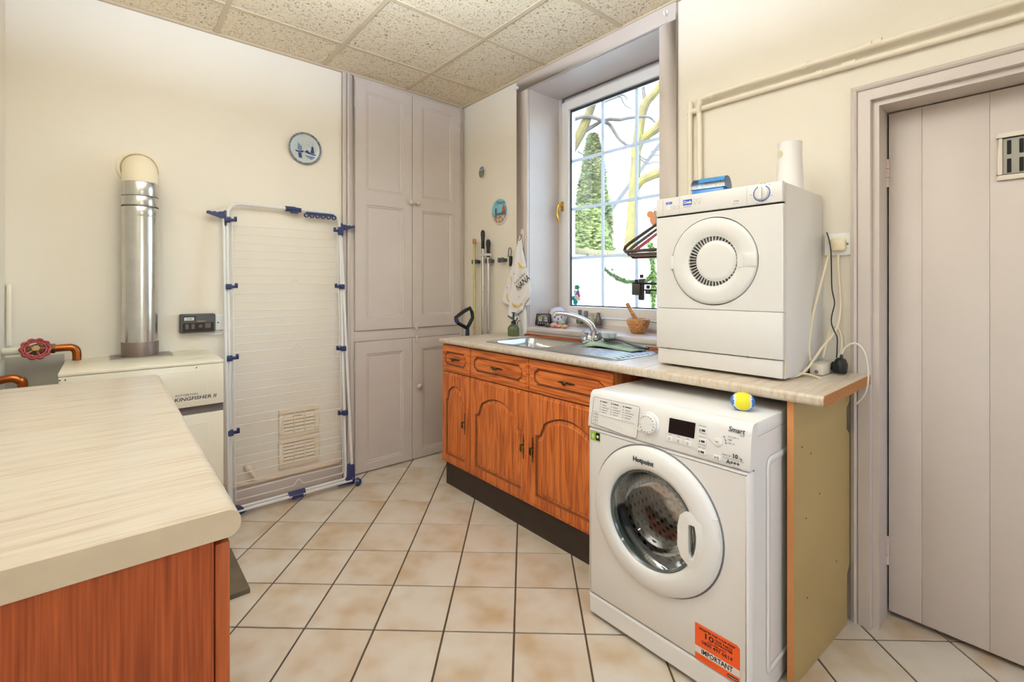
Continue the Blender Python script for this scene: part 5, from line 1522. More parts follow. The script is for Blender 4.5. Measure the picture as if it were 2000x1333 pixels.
h0, h1 = Vector((-.085, -1.497, .962)), Vector((-.105, -1.735, .942))
GREYH = mat('dark_grey_handle', (70, 70, 72), rough=.35)
b = MB(); b.tube([h0, h0 + Vector((0, -.05, .004)), h0 + Vector((-.006, -.11, -.008)), h0 + Vector((-.014, -.18, -.018)), h1], [.006, .006, .009, .0115, .008], n=10, smooth=4, flat=.6); b.build('handle', GREYH, t, smooth=True)
b = MB(); b.ball(h0 + Vector((0, .016, .004)), .036, (.85, 1, .28), 16, 8); hd = b.build('head', GREYH, t, smooth=True)
WB = mat('white_bristle', (232, 232, 238), rough=.7)
b = MB()
for k in range(190):
    a, r_ = random.uniform(0, 6.28), math.sqrt(random.random()) * .034
    p = h0 + Vector((r_ * math.cos(a) * .85, .016 + r_ * math.sin(a), .010)); d = Vector((math.cos(a) * r_ * 14 * .02, math.sin(a) * r_ * 14 * .02, .022 + random.uniform(0, .004)))
    b.tube([p, p + d * 1.25], .0019, n=4)
tag(b.build('bristles', WB, hd), kind='stuff')
# amber-green pump bottle
t = thing('spray_bottle', 'ribbed green glass bottle with a black pump on the worktop corner', 'bottle', (-.098, -.714, WT))
bc = Vector((-.098, -.714, WT + .0005))
prof = [(.034, 0), (.0375, .004), (.0375, .050), (.034, .062), (.024, .072), (.014, .077), (.013, .084)]
b = MB(); u_, w_, d_ = basis((0, 0, 1)); n_ = 48
b.loft([[bc + Vector((math.cos(2 * math.pi * i / n_), math.sin(2 * math.pi * i / n_), 0)) * (r * (1 + (.02 * math.cos(i * math.pi) if .003 < h < .06 else 0))) + Vector((0, 0, h)) for i in range(n_)] for r, h in prof]); b.build('glass', mat('green_bottle_glass', (122, 134, 92), rough=.12, trans=.6), t, smooth=True, ang=60)
b = MB(); b.lathe([(.016, .080), (.016, .094), (.008, .098), (.0055, .104), (.0055, .150)], bc, (0, 0, 1), 16); b.cyl(bc + Vector((0, 0, .150)), bc + Vector((0, 0, .155)), .014, n=16); b.build('pump', BLACK, t, smooth=True, ang=40)
b = MB(); b.tube([bc + Vector((0, 0, .11)), bc + Vector((-.010, .016, .118)), bc + Vector((-.022, .032, .132))], [.0065, .006, .004], n=8, smooth=3); b.tube([bc + Vector((0, 0, .10)), bc + Vector((.010, -.018, .104)), bc + Vector((.014, -.022, .120))], .004, n=8, smooth=3); b.build('nozzle', BLACK, t, smooth=True)
b = MB(); b.cyl(bc + Vector((0, 0, .01)), bc + Vector((0, 0, .08)), .003, n=8); b.build('dip_tube', BLACK, t)

# ------------------------------------------------------------------ on the window sill
SL = .9805
t = thing('energy_monitor', 'black energy monitor with a small colour screen on the sill', 'monitor', (.09, -.80, SL))
Mm = Matrix.Translation((.085, -.800, SL)) @ Matrix.Rotation(R(34), 4, 'Z') @ FX((0, 0, 0)) @ Matrix.Rotation(R(-10), 4, 'X')
g = MB(Mm); o1 = rrect(.108, .076, .008, 4, 0, .046); g.loft([[(x, y, -.012) for x, y in o1], [(x, y, .006) for x, y in o1], [(x, y, .009) for x, y in offset(o1, .004)]]); cs = g.build('case', BLACK, t, smooth=True, ang=40)
g = MB(Mm); g.box(-.034, .036, .030, .074, .0091, .0096); sc_ = g.build('screen', mat('dim_screen', (64, 62, 60), rough=.2, emit=(60, 60, 62), estr=.25), t)
g = MB(Mm); g.loft([[(x, y, .0098) for x, y in circle(.012, 20, -.016, .052)], [(x, y, .0098) for x, y in circle(.0075, 20, -.016, .052)]], False, False); g.build('dial_graphic', mat('screen_gold', (206, 170, 96), rough=.3), sc_)
for (x, y, w, h) in ((-.028, .033, .024, .004), (.012, .058, .016, .003), (.012, .047, .018, .005), (.012, .034, .020, .004), (-.012, .068, .03, .002)):
    g = MB(Mm); g.box(x, x + w, y, y + h, .0097, .0099); g.build('screen_text', mat('screen_white', (200, 204, 210), rough=.3), sc_)
for k in range(5):
    g = MB(Mm); g.cyl((-.030 + k * .016, .019, .009), (-.030 + k * .016, .019, .0102), .0026, n=8); g.build('key', LW_, t)
g = MB(Mm); g.box(-.032, .032, .002, .012, -.022, .004); g.build('stand', BLACK, t, bevel=.003)
g = MB(); g.tube([(.108, -.765, SL + .018), (.080, -.735, SL + .004), (.03, -.715, SL + .006), (-.02, -.705, SL + .035), (-.05, -.700, SL + .030), (-.055, -.708, SL - .006)], .0025, n=6, smooth=5); g.build('lead', BLACK, t, smooth=True)
t = thing('ceramic_ornament', 'round lilac and white china animal head ornament on the sill', 'ornament', (.20, -.815, SL))
LIL = mat('lilac_glaze', (206, 200, 222), rough=.2, var=.5, vscale=22, vcol=(238, 234, 238)); PNK = mat('pink_glaze', (206, 170, 160), rough=.25)
oc = Vector((.200, -.832, SL + .064))
fd = (CAM - oc).normalized(); fr_ = Vector((-fd.y, fd.x, 0)).normalized() * -1; fu = Vector((0, 0, 1))
b = MB(); b.ball(oc, .063, (1, 1, 1), 28, 18); bd = b.build('head', LIL, t, smooth=True)
b = MB(); b.ball(oc + Vector((.01, .050, .006)), .050, (.75, .6, 1.0), 20, 12); b.build('ear', mat('striped_glaze', (222, 214, 216), rough=.25, var=.9, vscale=40, vcol=(172, 130, 120)), t, smooth=True)
for s in (-1, 1):
    p = oc + (fd * .90 + fr_ * .34 * s + fu * -.10).normalized() * .062
    b = MB(); b.ball(p, .011, (1, 1, 1.15), 12, 8); e_ = b.build('eye', LW_, t, smooth=True)
    b = MB(); b.ball(p + fd * .007, .0055, (1, 1, 1.3), 10, 8); b.build('pupil', LB, e_, smooth=True)
    b = MB(); b.ball(oc + (fd * .95 + fr_ * .22 * s + fu * -.55).normalized() * .052, .024, (1, 1, .8), 14, 10); b.build('cheek', LIL, t, smooth=True)
b = MB(); b.ball(oc + (fd + fu * -.30).normalized() * .066, .008, (1, 1, .8), 10, 8); b.build('nose', mat('dark_lilac_glaze', (120, 106, 140), rough=.3), t, smooth=True)
def pebble(name, label, p, r, s, col, grp='stones on the sill'):
    g = MB(); g.ball(p, r, s, 10, 7)
    for v_ in g.bm.verts: v_.co += Vector((random.uniform(-1, 1), random.uniform(-1, 1), random.uniform(-.4, 1))) * r * .14
    mn = min(v_.co.z for v_ in g.bm.verts)
    for v_ in g.bm.verts: v_.co.z += SL + .0003 - mn
    tag(g.build(name, mat(name + '_%d_%d' % (col[0], col[1]), col, rough=.4, var=.3, vscale=40), smooth=True, ang=50), label, 'stone', grp)
pebble('polished_stone', 'dark brown polished stone on the sill by the energy monitor', (.055, -.880, SL), .018, (1, 1.2, .6), (112, 84, 76))
pebble('polished_stone', 'pink polished stone on the sill beside the brown one', (.062, -.925, SL), .022, (1, 1.1, .7), (226, 176, 160))
pebble('polished_stone', 'coral polished stone in the middle of the sill row', (.066, -.967, SL), .021, (1, 1.1, .55), (216, 140, 112))
pebble('polished_stone', 'amber polished stone at the end of the sill row', (.075, -1.008, SL), .018, (1, 1.2, .65), (228, 180, 128))
pebble('rough_crystal', 'pale green rough crystal on the sill before the china head', (.135, -.925, SL), .026, (.8, 1.2, .85), (176, 186, 172))
def bud_vase(label, x, y, prof, col, trans=.35):
    t = thing('bud_vase', label, 'vase', (x, y, .9995), 'bud vases on the window ledge')
    g = MB(); g.lathe(prof, (x, y, .9995), (0, 0, 1), 20, True, False); g.build('glass', mat('vase_%d_%d_%d' % col, col, rough=.15, trans=trans), t, smooth=True, ang=60)
    return t
bud_vase('green bud vase with a red lip on the window ledge', .235, -.995, [(.018, 0), (.024, .012), (.024, .026), (.012, .044), (.010, .075), (.013, .088), (.011, .088)], (120, 130, 112))
g = MB(); g.lathe([(.0135, 0), (.0135, .005)], (.235, -.995, 1.0880), (0, 0, 1), 16); g.build('red_lip', mat('red_glaze', (180, 70, 70), rough=.3), bpy.data.objects['bud_vase'])
bud_vase('tall straight grey bud vase on the window ledge', .235, -1.048, [(.020, 0), (.021, .02), (.014, .042), (.0125, .088), (.0115, .088)], (150, 140, 136))
bud_vase('pale yellow bud vase on the window ledge', .238, -1.098, [(.018, 0), (.022, .014), (.020, .034), (.012, .052), (.011, .068), (.014, .074), (.012, .074)], (206, 200, 160))
bud_vase('taupe pear shaped bud vase on the window ledge', .235, -1.150, [(.018, 0), (.026, .014), (.025, .032), (.012, .058), (.0095, .072), (.013, .080), (.011, .080)], (118, 104, 100))
t = thing('mortar', 'olive wood mortar on the sill beside the dryer', 'mortar', (.165, -1.500, SL))
OL = wood('olive_wood', (200, 146, 92), (140, 88, 48), 'y', scale=3.0, ring=.8)
mc = Vector((.158, -1.497, SL + .0005))
b = MB(); b.lathe([(.036, 0), (.040, .003), (.052, .030), (.063, .058), (.066, .072), (.060, .082), (.052, .084), (.046, .076), (.030, .030), (.0005, .022)], mc, (0, 0, 1), 36, True, True); b.build('bowl', OL, t, smooth=True, ang=60)
t = thing('pestle', 'olive wood pestle leaning in the mortar', 'pestle', mc + Vector((0, 0, .03)))
pa, pb = mc + Vector((.004, -.004, .048)), mc + Vector((-.014, .066, .168))
b = MB(); b.tube([pa, pa.lerp(pb, .3), pa.lerp(pb, .7), pa.lerp(pb, .95), pb], [.015, .0125, .0105, .012, .009], n=14, smooth=3); b.build('stick', OL, t, smooth=True)

# ------------------------------------------------------------------ tea towel on its hook
t = thing('adhesive_hook', 'clear oval stick-on hook on the architrave', 'hook', (-.0225, -.718, 1.5))
Mh = FX((-.0225, -.718, 1.566))
g = MB(Mh); o1 = [(a * .6, b_) for a, b_ in rrect(.056, .126, .027, 6)]; g.loft([[(x, y, 0) for x, y in o1], [(x, y, .004) for x, y in o1], [(x, y, .006) for x, y in offset(o1, .004)]]); g.build('plate', mat('pearl_plastic', (216, 206, 204), rough=.15), t, smooth=True, ang=40)
g = MB(Mh); g.tube([(0, .03, .005), (0, .024, .018), (0, .008, .022), (0, .012, .030)], .004, n=8, smooth=4); g.build('prong', mat('pearl_plastic'), t, smooth=True)
tw = thing('tea_towel', 'white tea towel printed with bananas hanging from the hook', 'towel', (-.06, -.70, .95))
TW = mat('white_cotton', (236, 232, 232), rough=.95, bump=.2, bscale=350)
def drape(name, rows, x0_, amp, ph, nf):
    q = MB(); nU = 24
    fr, bk = [], []
    for (v, ul, ur, dep) in rows:
        rf, rb_ = [], []
        for i in range(nU + 1):
            s = i / nU; sp_ = min(1.0, (v - 462) / 90)
            x = x0_ - dep + amp * sp_ * math.sin(nf * math.pi * s + ph + .006 * v)
            p = PX(ul + (ur - ul) * s, v, x); rf.append(p); rb_.append(p + Vector((.003, 0, 0)))
        fr.append(rf); bk.append(rb_)
    F_ = [[q.v(p) for p in r] for r in fr]; B_ = [[q.v(p) for p in r] for r in bk]
    for i in range(len(rows) - 1):
        for j in range(nU):
            q.f((F_[i][j], F_[i][j + 1], F_[i + 1][j + 1], F_[i + 1][j])); q.f((B_[i][j], B_[i + 1][j], B_[i + 1][j + 1], B_[i][j + 1]))
        q.f((F_[i][0], F_[i + 1][0], B_[i + 1][0], B_[i][0])); q.f((F_[i][nU], B_[i][nU], B_[i + 1][nU], F_[i + 1][nU]))
    for j in range(nU):
        q.f((F_[0][j], B_[0][j], B_[0][j + 1], F_[0][j + 1])); q.f((F_[-1][j], F_[-1][j + 1], B_[-1][j + 1], B_[-1][j]))
    return q.build(name, TW, tw, smooth=True, ang=70)
def dense(rows, n=5):
    out = []
    for a, b_ in zip(rows, rows[1:]):
        for k in range(n): out.append(tuple(p + (q - p) * k / n for p, q in zip(a, b_)))
    return out + [rows[-1]]
drape('back_fold', dense([(466, 1013, 1018, 0), (500, 1005, 1022, 0), (540, 993, 1028, 0), (570, 984, 1033, 0), (591, 980, 1036, 0), (596, 992, 1034, 0), (600, 1000, 1027, 0), (640, 1004, 1029, 0), (650, 1008, 1028, 0), (656, 1016, 1022, 0)]), -.036, .006, 0, 3)
drape('front_fold', dense([(464, 1014, 1018, 0), (485, 1010, 1020, .004), (505, 1008, 1024, .006), (530, 1003, 1029, .008), (555, 1000, 1034, .008), (572, 998, 1037, .008), (580, 997, 1035, .008), (590, 995, 1026, .008), (605, 993, 1021, .008), (612, 993, 1013, .008), (618, 995, 1001, .008)]), -.048, .0045, 1.2, 3)
g = MB(); g.tube([PX(1016, 458, -.046), PX(1018, 464, -.052), PX(1014, 470, -.05)], .0028, n=6, smooth=3); g.build('hanging_loop', mat('brown_loop', (112, 76, 66), rough=.8), tw, smooth=True)
BAN = mat('banana_yellow', (226, 178, 58), rough=.8); BAND = mat('banana_tip', (92, 72, 44), rough=.8)
def banana(u, v, size, rot, x=-.0635):
    c = PX(u, v, x); Mn = FX(c) @ Matrix.Rotation(R(rot), 4, 'Z')
    pl = [(math.cos(R(a)) * 1.0, math.sin(R(a)) * .8 + .5) for a in range(200, 341, 14)] + [(math.cos(R(a)) * .95, math.sin(R(a)) * .42 + .38) for a in range(336, 204, -14)]
    g = MB(Mn); g.prism([(p * size, q * size) for p, q in pl], 0, .0006); o = g.build('printed_banana', BAN, tw)
    g = MB(Mn); g.prism([(size * .90, size * .20), (size * 1.16, size * .36), (size * 1.12, size * .42), (size * .88, size * .26)], 0, .0007); g.build('banana_stem', BAND, o)
banana(1018, 519, .044, -28); banana(1008, 596, .050, -8); banana(991.5, 582, .036, -70, -.0455); banana(998.5, 545, .026, -75, -.052)
Mn = FX(PX(1021, 553, -.0640)) @ Matrix.Rotation(R(33), 4, 'Z')
text('NANA', .062, Mn, LB, 'printed_word', tw, width=.140)
text("You're the best", .020, Mn @ Matrix.Translation((-.012, .042, 0)), LB, 'printed_word', tw, shear=.2, width=.125)
for (u, v) in ((1013, 580), (1004, 535), (990, 562)):
    g = MB(FX(PX(u, v, -.064 if u > 1000 else -.046))); g.prism(circle(.006, 10), 0, .0005); g.build('printed_dot', mat('grey_dot', (176, 176, 190), rough=.9), tw)

# ------------------------------------------------------------------ poles in wall clips
def wall_clip(label, y, z, col=(74, 76, 82)):
    t = thing('pole_clip', label, 'clip', (-.001, y, z), 'pole clips on the wall')
    m_ = mat('grey_clip_rubber', col, rough=.5)
    g = MB(); g.box(-.012, -.0005, y - .020, y + .020, z - .012, z + .012); g.build('bracket', m_, t, bevel=.003)
    for s in (-1, 1):
        g = MB(); g.cyl((-.042, y + s * .019, z - .016), (-.042, y + s * .019, z + .016), .0115, n=8); g.box(-.042, -.010, y + s * .019 - .004, y + s * .019 + .004, z - .012, z + .012); g.build('roller', m_, t, bevel=.002)
wall_clip('grey pole clip holding the bamboo cane', -.205, 1.430); wall_clip('grey pole clip holding the shorter steel mop pole', -.372, 1.430); wall_clip('empty grey pole clip beside the tea towel', -.515, 1.430)
t = thing('bamboo_cane', 'pale bamboo cane with a brown tip clipped to the wall', 'cane', (-.044, -.205, 0))
CANE = mat('pale_green_cane', (206, 196, 138), rough=.5, var=.3, vscale=9)
b = MB(); b.cyl((-.044, -.205, 0), (-.044, -.205, 1.560), .0095, n=12); b.build('shaft', CANE, t, smooth=True)
for z in (.3, .62, .95, 1.28): b = MB(); b.lathe([(.0095, 0), (.011, .004), (.0095, .008)], (-.044, -.205, z), (0, 0, 1), 12, False, False); b.build('node', CANE, t, smooth=True)
b = MB(); b.lathe([(.0098, 0), (.013, .004), (.013, .036), (.010, .040)], (-.044, -.205, 1.561), (0, 0, 1), 12); b.box(-.052, -.036, -.226, -.206, 1.560, 1.572); b.build('tip', mat('brown_tip_plastic', (172, 120, 66), rough=.4), t, smooth=True, ang=40)
def pole(label, y, x, ztop, hl):
    t = thing('mop_pole', label, 'pole', (x, y, 0), 'steel poles in the corner')
    b = MB(); b.cyl((x, y, 0), (x, y, ztop - hl + .01), .0105, n=16); b.build('shaft', mat('satin_pole_steel', (206, 204, 202), rough=.22, metal=1.0), t, smooth=True)
    b = MB(); b.lathe([(.011, 0), (.0125, .01), (.0125, hl * .45), (.016, hl * .75), (.015, hl - .012), (.006, hl)], (x, y, ztop - hl), (0, 0, 1), 18); b.build('grip', BLACK, t, smooth=True, ang=50)
pole('taller steel mop pole with a black grip', -.318, -.050, 1.655, .135); pole('shorter steel mop pole with a black grip in a clip', -.374, -.044, 1.585, .130)
g = MB(); g.box(-.066, -.028, -.392, -.300, 1.465, 1.483); tag(g.build('pole_strap', mat('clear_strap', (214, 206, 200), rough=.3), bevel=.003), 'pale plastic strap joining the two steel poles', 'strap')
t = thing('hand_torch', 'small black torch on a wrist loop behind the tea towel', 'torch', (-.02, -.575, 1.4))
b = MB(); b.cyl((-.018, -.590, 1.385), (-.018, -.592, 1.455), .011, n=12); b.build('barrel', BLACK, t, smooth=True)
b = MB(); b.tube([(-.018, -.592, 1.455), (-.018, -.600, 1.49), (-.016, -.585, 1.513), (-.014, -.566, 1.500), (-.014, -.560, 1.45)], .0025, n=6, smooth=5); b.build('loop', BLACK, t, smooth=True)
t = thing('garden_spade', 'spade with a navy and black loop handle in the corner gap', 'spade', (-.2, -.3, 0))
ring = [PY(u, v, -.30) for u, v in ((912, 641), (895, 632), (890, 621), (905, 609), (918, 602), (922, 611), (923, 621), (915, 637))]
b = MB(); b.tube(ring, .0135, n=10, closed=True); b.build('loop_handle', BLACK, t, smooth=True)
b = MB(); b.tube([PY(893, 630, -.30), PY(890.3, 622, -.30)], .0146, n=10); b.build('navy_grip', NAVY, t, smooth=True)
s0 = PY(913, 640, -.30)
b = MB(); b.tube([s0, PY(913, 652, -.30), Vector((s0.x - .002, -.30, .40)), Vector((s0.x, -.30, .25))], [.012, .015, .015, .015], n=12); b.build('shaft', mat('dark_blue_shaft', (34, 38, 58), rough=.4), t, smooth=True)
q = MB(FY((s0.x, -.295, 0))); q.loft([[(x, y, h) for x, y in ((-.09, .02), (-.05, .0005), (.05, .0005), (.09, .02), (.09, .25), (.03, .28), (-.03, .28), (-.09, .25))] for h in (-.002, .002)]); q.build('blade', mat('dull_spade_steel', (120, 120, 122), rough=.4, metal=.9), t)

# ------------------------------------------------------------------ coat hangers by the window
def hanger(label, col, x, yc, z, half, drop, r, grp='coat hangers by the window'):
    t = thing('coat_hanger', label, 'hanger', (x, yc, z), grp)
    m_ = mat('hanger_%d_%d_%d' % col, col, rough=.4)
    P_ = [(x, yc, z), (x, yc + half * .35, z - drop * .28), (x, yc + half * .82, z - drop * .66), (x, yc + half * .97, z - drop * .82), (x, yc + half, z - drop * .94), (x, yc + half * .96, z - drop), (x, yc, z - drop), (x, yc - half * .96, z - drop), (x, yc - half, z - drop * .94), (x, yc - half * .97, z - drop * .82), (x, yc - half * .82, z - drop * .66), (x, yc - half * .35, z - drop * .28)]
    b = MB(); b.tube(P_, r, n=8, closed=True); b.build('bow', m_, t, smooth=True)
    b = MB(); b.tube([(x, yc, z), (x, yc, z + .035), (x + .004, yc + .012, z + .062), (x + .008, yc + .004, z + .082), (-.0245, yc - .012, z + .078)], .0028, n=6, smooth=4); b.build('hook', STEEL, t, smooth=True)
    return t
hanger('brown black wishbone coat hanger, frontmost on the architrave', (72, 58, 50), -.110, -1.782, 1.545, .185, .120, .0085)
hanger('beige barred coat hanger behind the brown one', (120, 108, 94), -.086, -1.778, 1.530, .176, .122, .008)
hanger('pink child-size coat hanger among the dark ones', (226, 106, 128), -.068, -1.760, 1.505, .135, .100, .0075)
hanger('black coat hanger at the back of the bunch', (34, 32, 34), -.046, -1.765, 1.520, .168, .122, .008)
t = thing('bear_hanger', 'orange bear shaped hanger head showing beside the dryer', 'hanger', (-.05, -1.74, 1.56))
ORW = mat('orange_stained_wood', (222, 150, 110), rough=.5)
bh = PX(1284, 427, -.055)
g = MB(FX(bh)); g.lathe([(.040, -.006), (.042, 0), (.040, .006)], (0, 0, 0), (0, 0, 1), 28); g.build('face', ORW, t, smooth=True)
be = PX(1270, 419, -.055)
g = MB(FX(be)); g.lathe([(.017, -.005), (.018, 0), (.017, .005)], (0, 0, 0), (0, 0, 1), 20); g.build('ear', ORW, t, smooth=True)
g = MB(); g.tube([bh + Vector((0, 0, .035)), bh + Vector((.004, 0, .06)), bh + Vector((.020, -.01, .074)), Vector((-.0245, bh.y - .012, bh.z + .07))], .0028, n=6, smooth=4); g.build('hook', STEEL, t, smooth=True)
t = thing('clip_hanger', 'black trouser hanger with sprung clips below the coat hangers', 'hanger', (-.06, -1.70, 1.2))
cz = PX(1260, 556, -.07).z
g = MB(); g.tube([(-.07, PX(1236, 553, -.07).y, cz + .006), (-.07, -1.95, cz)], .006, n=8); g.tube([(-.062, PX(1258, 560, -.07).y, cz - .028), (-.062, -1.95, cz - .03)], .005, n=8); g.build('bar', BLACK, t, smooth=True)
g = MB(); g.tube([(-.07, -1.79, cz + .004), (-.07, -1.79, cz + .05), (-.066, -1.795, cz + .09), (-.05, -1.80, cz + .105), (-.0245, -1.80, cz + .095)], .003, n=6, smooth=4); g.build('hook', STEEL, t, smooth=True)
for (u0, u1, v0, v1, x) in ((1235, 1251, 555, 577, -.090), (1248, 1258, 545, 587, -.064), (1261, 1270, 566, 575, -.060)):
    a_, c_ = PX(u0, v0, x), PX(u1, v1, x)
    g = MB(); g.box(x - .007, x + .007, c_.y, a_.y, c_.z, a_.z); cp = g.build('clip', mat('soft_black_plastic', (58, 54, 52), rough=.45), t, bevel=.004)
    g = MB(); g.cyl((x, (a_.y + c_.y) / 2, a_.z + .004), (x, (a_.y + c_.y) / 2 - .001, a_.z + .022), .009, n=10); g.build('clip_lever', BLACK, cp, smooth=True)

# ------------------------------------------------------------------ socket, flexes and extension block
t = thing('wall_socket', 'white wall socket above the worktop beside the dryer', 'socket', (-.005, -2.5, 1.36))
Mk = FX((-.0005, -2.458, 1.365))
g = MB(Mk); o1 = rrect(.086, .084, .004, 3, .043, .042); g.loft([[(x, y, 0) for x, y in o1], [(x, y, .008) for x, y in o1], [(x, y, .010) for x, y in offset(o1, .002)]]); g.build('plate', WHITE2, t, smooth=True, ang=40)
g = MB(Mk); g.cyl((.075, .042, .010), (.075, .042, .0113), .004, n=10); g.build('screw', SEAM, t)
CRM = mat('cream_plug_plastic', (232, 216, 184), rough=.4)
t = thing('mains_plug', 'cream three pin plug in the wall socket', 'plug', (-.02, -2.505, 1.38))
g = MB(Mk); o1 = rrect(.048, .050, .012, 4, .048, .040); g.loft([[(x, y, .0105) for x, y in o1], [(x, y, .030) for x, y in o1], [(x, y, .036) for x, y in offset(o1, .006)]]); g.build('cap', CRM, t, smooth=True, ang=50)
def flex(name, label, pts, r, m_, cat='cable'):
    t = thing(name, label, cat, pts[-1]); b = MB(); b.tube(pts, r, n=8, smooth=5); b.build('flex', m_, t, smooth=True); return t
flex('mains_cable', 'cream cable hanging from the plug to the extension block', [at(1637, 497, 1.79), at(1637, 530, 1.79), at(1641, 580, 1.79), at(1641, 605, 1.785), at(1636, 635, 1.77), at(1622, 660, 1.74), at(1605, 680, 1.72), at(1590, 702, 1.70), at(1575, 722, 1.685), at(1560, 733, 1.668), at(1543, 737, 1.655), at(1537, 733, 1.66), at(1550, 730, 1.675), at(1575, 731, 1.675), at(1595, 737, 1.645), at(1603, 742, 1.625)], .0042, CRM)
flex('dryer_cable', 'thick cream cable looping from behind the dryer onto the worktop', [PY(1613, 457, -2.457), at(1618, 470, 1.80), at(1622, 486, 1.80), at(1612, 520, 1.78), at(1602, 560, 1.77), at(1590, 605, 1.76), at(1583, 645, 1.75), at(1580, 680, 1.74), at(1582, 704, 1.73)], .0044, CRM)
flex('spare_cable', 'coiled cream flex behind the black adaptor', [at(1607, 700, 1.77), at(1612, 678, 1.78), at(1618, 655, 1.785), at(1626, 639, 1.785), at(1634, 640, 1.785), at(1642, 655, 1.78), at(1644, 675, 1.775), at(1640, 696, 1.765)], .0040, CRM)
flex('adaptor_lead', 'thin black lead running up behind the dryer', [at(1634, 699, 1.722), at(1635, 680, 1.715), at(1635, 660, 1.72), at(1630, 648, 1.73), at(1624, 632, 1.75), at(1625, 615, 1.76), at(1630, 592, 1.765), at(1625, 565, 1.77), at(1624, 530, 1.775), at(1623, 495, 1.78), at(1620, 472, 1.79), PY(1614, 452, -2.459)], .0022, BLACK)
flex('white_cable', 'thin white cable arching over the worktop end', [at(1638, 708, 1.735), at(1647, 684, 1.735), at(1662, 672, 1.725), at(1677, 674, 1.71), at(1689, 690, 1.695), at(1694, 712, 1.69), at(1696, 735, 1.685), at(1690, 768, 1.68), at(1672, 790, 1.70)], .0034, mat('white_flex', (228, 218, 206), rough=.4))
t = thing('extension_block', 'white extension block lying on the worktop by the dryer', 'extension', (-.1, -2.49, WT))
Me_ = Matrix.Translation((-.178, -2.478, WT + .0045)) @ Matrix.Rotation(R(0), 4, 'Z')
g = MB(Me_); g.box(0, .15, -.024, .020, 0, .040); g.build('case', mat('off_white_block', (226, 214, 198), rough=.45), t, bevel=.005)
g = MB(Me_); g.cyl((-.0005, -.002, .012), (.002, -.002, .012), .007, n=12); g.build('cable_entry', SEAM, t)
t = thing('power_adaptor', 'black plug-in adaptor standing by the extension block', 'adaptor', (-.1, -2.535, WT))
Mz = Matrix.Translation((-.098, -2.530, WT + .0045)) @ Matrix.Rotation(R(-28), 4, 'Z') @ Matrix.Rotation(R(8), 4, 'Y')
g = MB(Mz); g.loft([[(x, y, z) for x, y in rrect(.044 * k, .032 * k, .010 * k, 4)] for z, k in ((0.004, .8), (.010, 1), (.040, 1), (.056, .7), (.060, .45))]); bd_ = g.build('case', BLACK, t, smooth=True, ang=45)
g = MB(Mz); g.box(-.012, .012, .016, .030, .010, .044); g.build('plug_face', BLACK, t, bevel=.006)
g = MB(Mz); g.lathe([(.006, .058), (.005, .066), (.0035, .074)], (0, 0, 0), (0, 0, 1), 10); g.build('strain_relief', BLACK, bd_, smooth=True)
# ------------------------------------------------------------------ the yard beyond the window
GRD = mat('pale_yard_paving', (186, 182, 172), rough=.9, var=.2, vscale=1.5)
m = MB(); m.box(.42, 60, -40, 60, -.35, -.15); struct(m.build('ground_outside', GRD), 'pale paved yard outside the window')
RENDER = mat('white_render', (244, 243, 240), rough=.85, bump=.15, bscale=30)
gw = thing('garden_wall', 'white rendered garden wall with a mossy coping', 'wall', (4, 1.1, -.15))
m = MB(); m.box(.60, 11, 1.0, 1.22, -.15, 1.66); m.build('wall_face', RENDER, gw)
COPE = mat('mossy_coping_stone', (142, 130, 94), rough=.9, var=.5, vscale=7, vcol=(108, 108, 66))
for k in range(17):
    m = MB(); m.box(.60 + k * .612, .60 + k * .612 + .606, .96, 1.26, 1.661, 1.735); m.build('coping_stone', COPE, gw, bevel=.01)
# neighbouring gable
hs = thing('neighbour_house', 'pale gabled house with brick corners beyond the garden wall', 'house', at(1260, 560, 25))
Dh = 25.0
Vv = Vector((math.cos(YAW), math.sin(YAW), 0)); Rv = Vector((math.sin(YAW), -math.cos(YAW), 0))
o0 = CAM + Vv * Dh + Rv * ((1180 - 1000) / F_PX * Dh); o0.z = -.15
Mhs = Matrix(((Rv.x, 0, -Vv.x, o0.x), (Rv.y, 0, -Vv.y, o0.y), (0, 1, 0, o0.z), (0, 0, 0, 1)))
hw, he, ha = 6.4, 4.95, 9.2
m = MB(Mhs); m.prism([(0, 0), (hw, 0), (hw, he), (hw / 2, ha), (0, he)], -8, 0); m.build('walls', mat('cream_house_render', (226, 214, 200), rough=.9), hs)
BRK = mat('pale_red_brick', (128, 74, 58), rough=.9, var=.4, vscale=3)
for k in range(22):
    w_ = .50 if k % 2 else .30
    m = MB(Mhs); m.box(-.02, w_, k * .22, k * .22 + .20, -.3, .03); m.build('corner_brick', BRK, hs)
m = MB(Mhs); m.prism([(-.35, he - .55), (hw / 2, ha + .02), (hw / 2, ha + .24), (-.35, he - .25)], -8.2, .35); m.prism([(hw / 2, ha + .02), (hw + .35, he - .55), (hw + .35, he - .25), (hw / 2, ha + .24)], -8.2, .35); m.build('roof', mat('grey_slate_roof', (112, 108, 110), rough=.8), hs)
for s in (0, 1):
    m = MB(Mhs); P_ = [(-.36, he - .60), (hw / 2, ha - .05), (hw / 2, ha + .25), (-.36, he - .28)]
    m.prism(P_ if not s else [(hw - x, y) for x, y in reversed(P_)], .351, .40); m.build('bargeboard', mat('grey_white_board', (70, 70, 74), rough=.6), hs)
for (x, y) in ((1.6, 1.2), (4.0, 1.2), (1.6, 3.4), (4.0, 3.4)):
    m = MB(Mhs); m.box(x, x + .9, y, y + 1.2, .0, .04); wf = m.build('window', UPVC, hs); m = MB(Mhs); m.box(x + .08, x + .82, y + .08, y + 1.12, .041, .05); m.build('pane', mat('dark_pane', (150, 160, 170), rough=.1), wf)

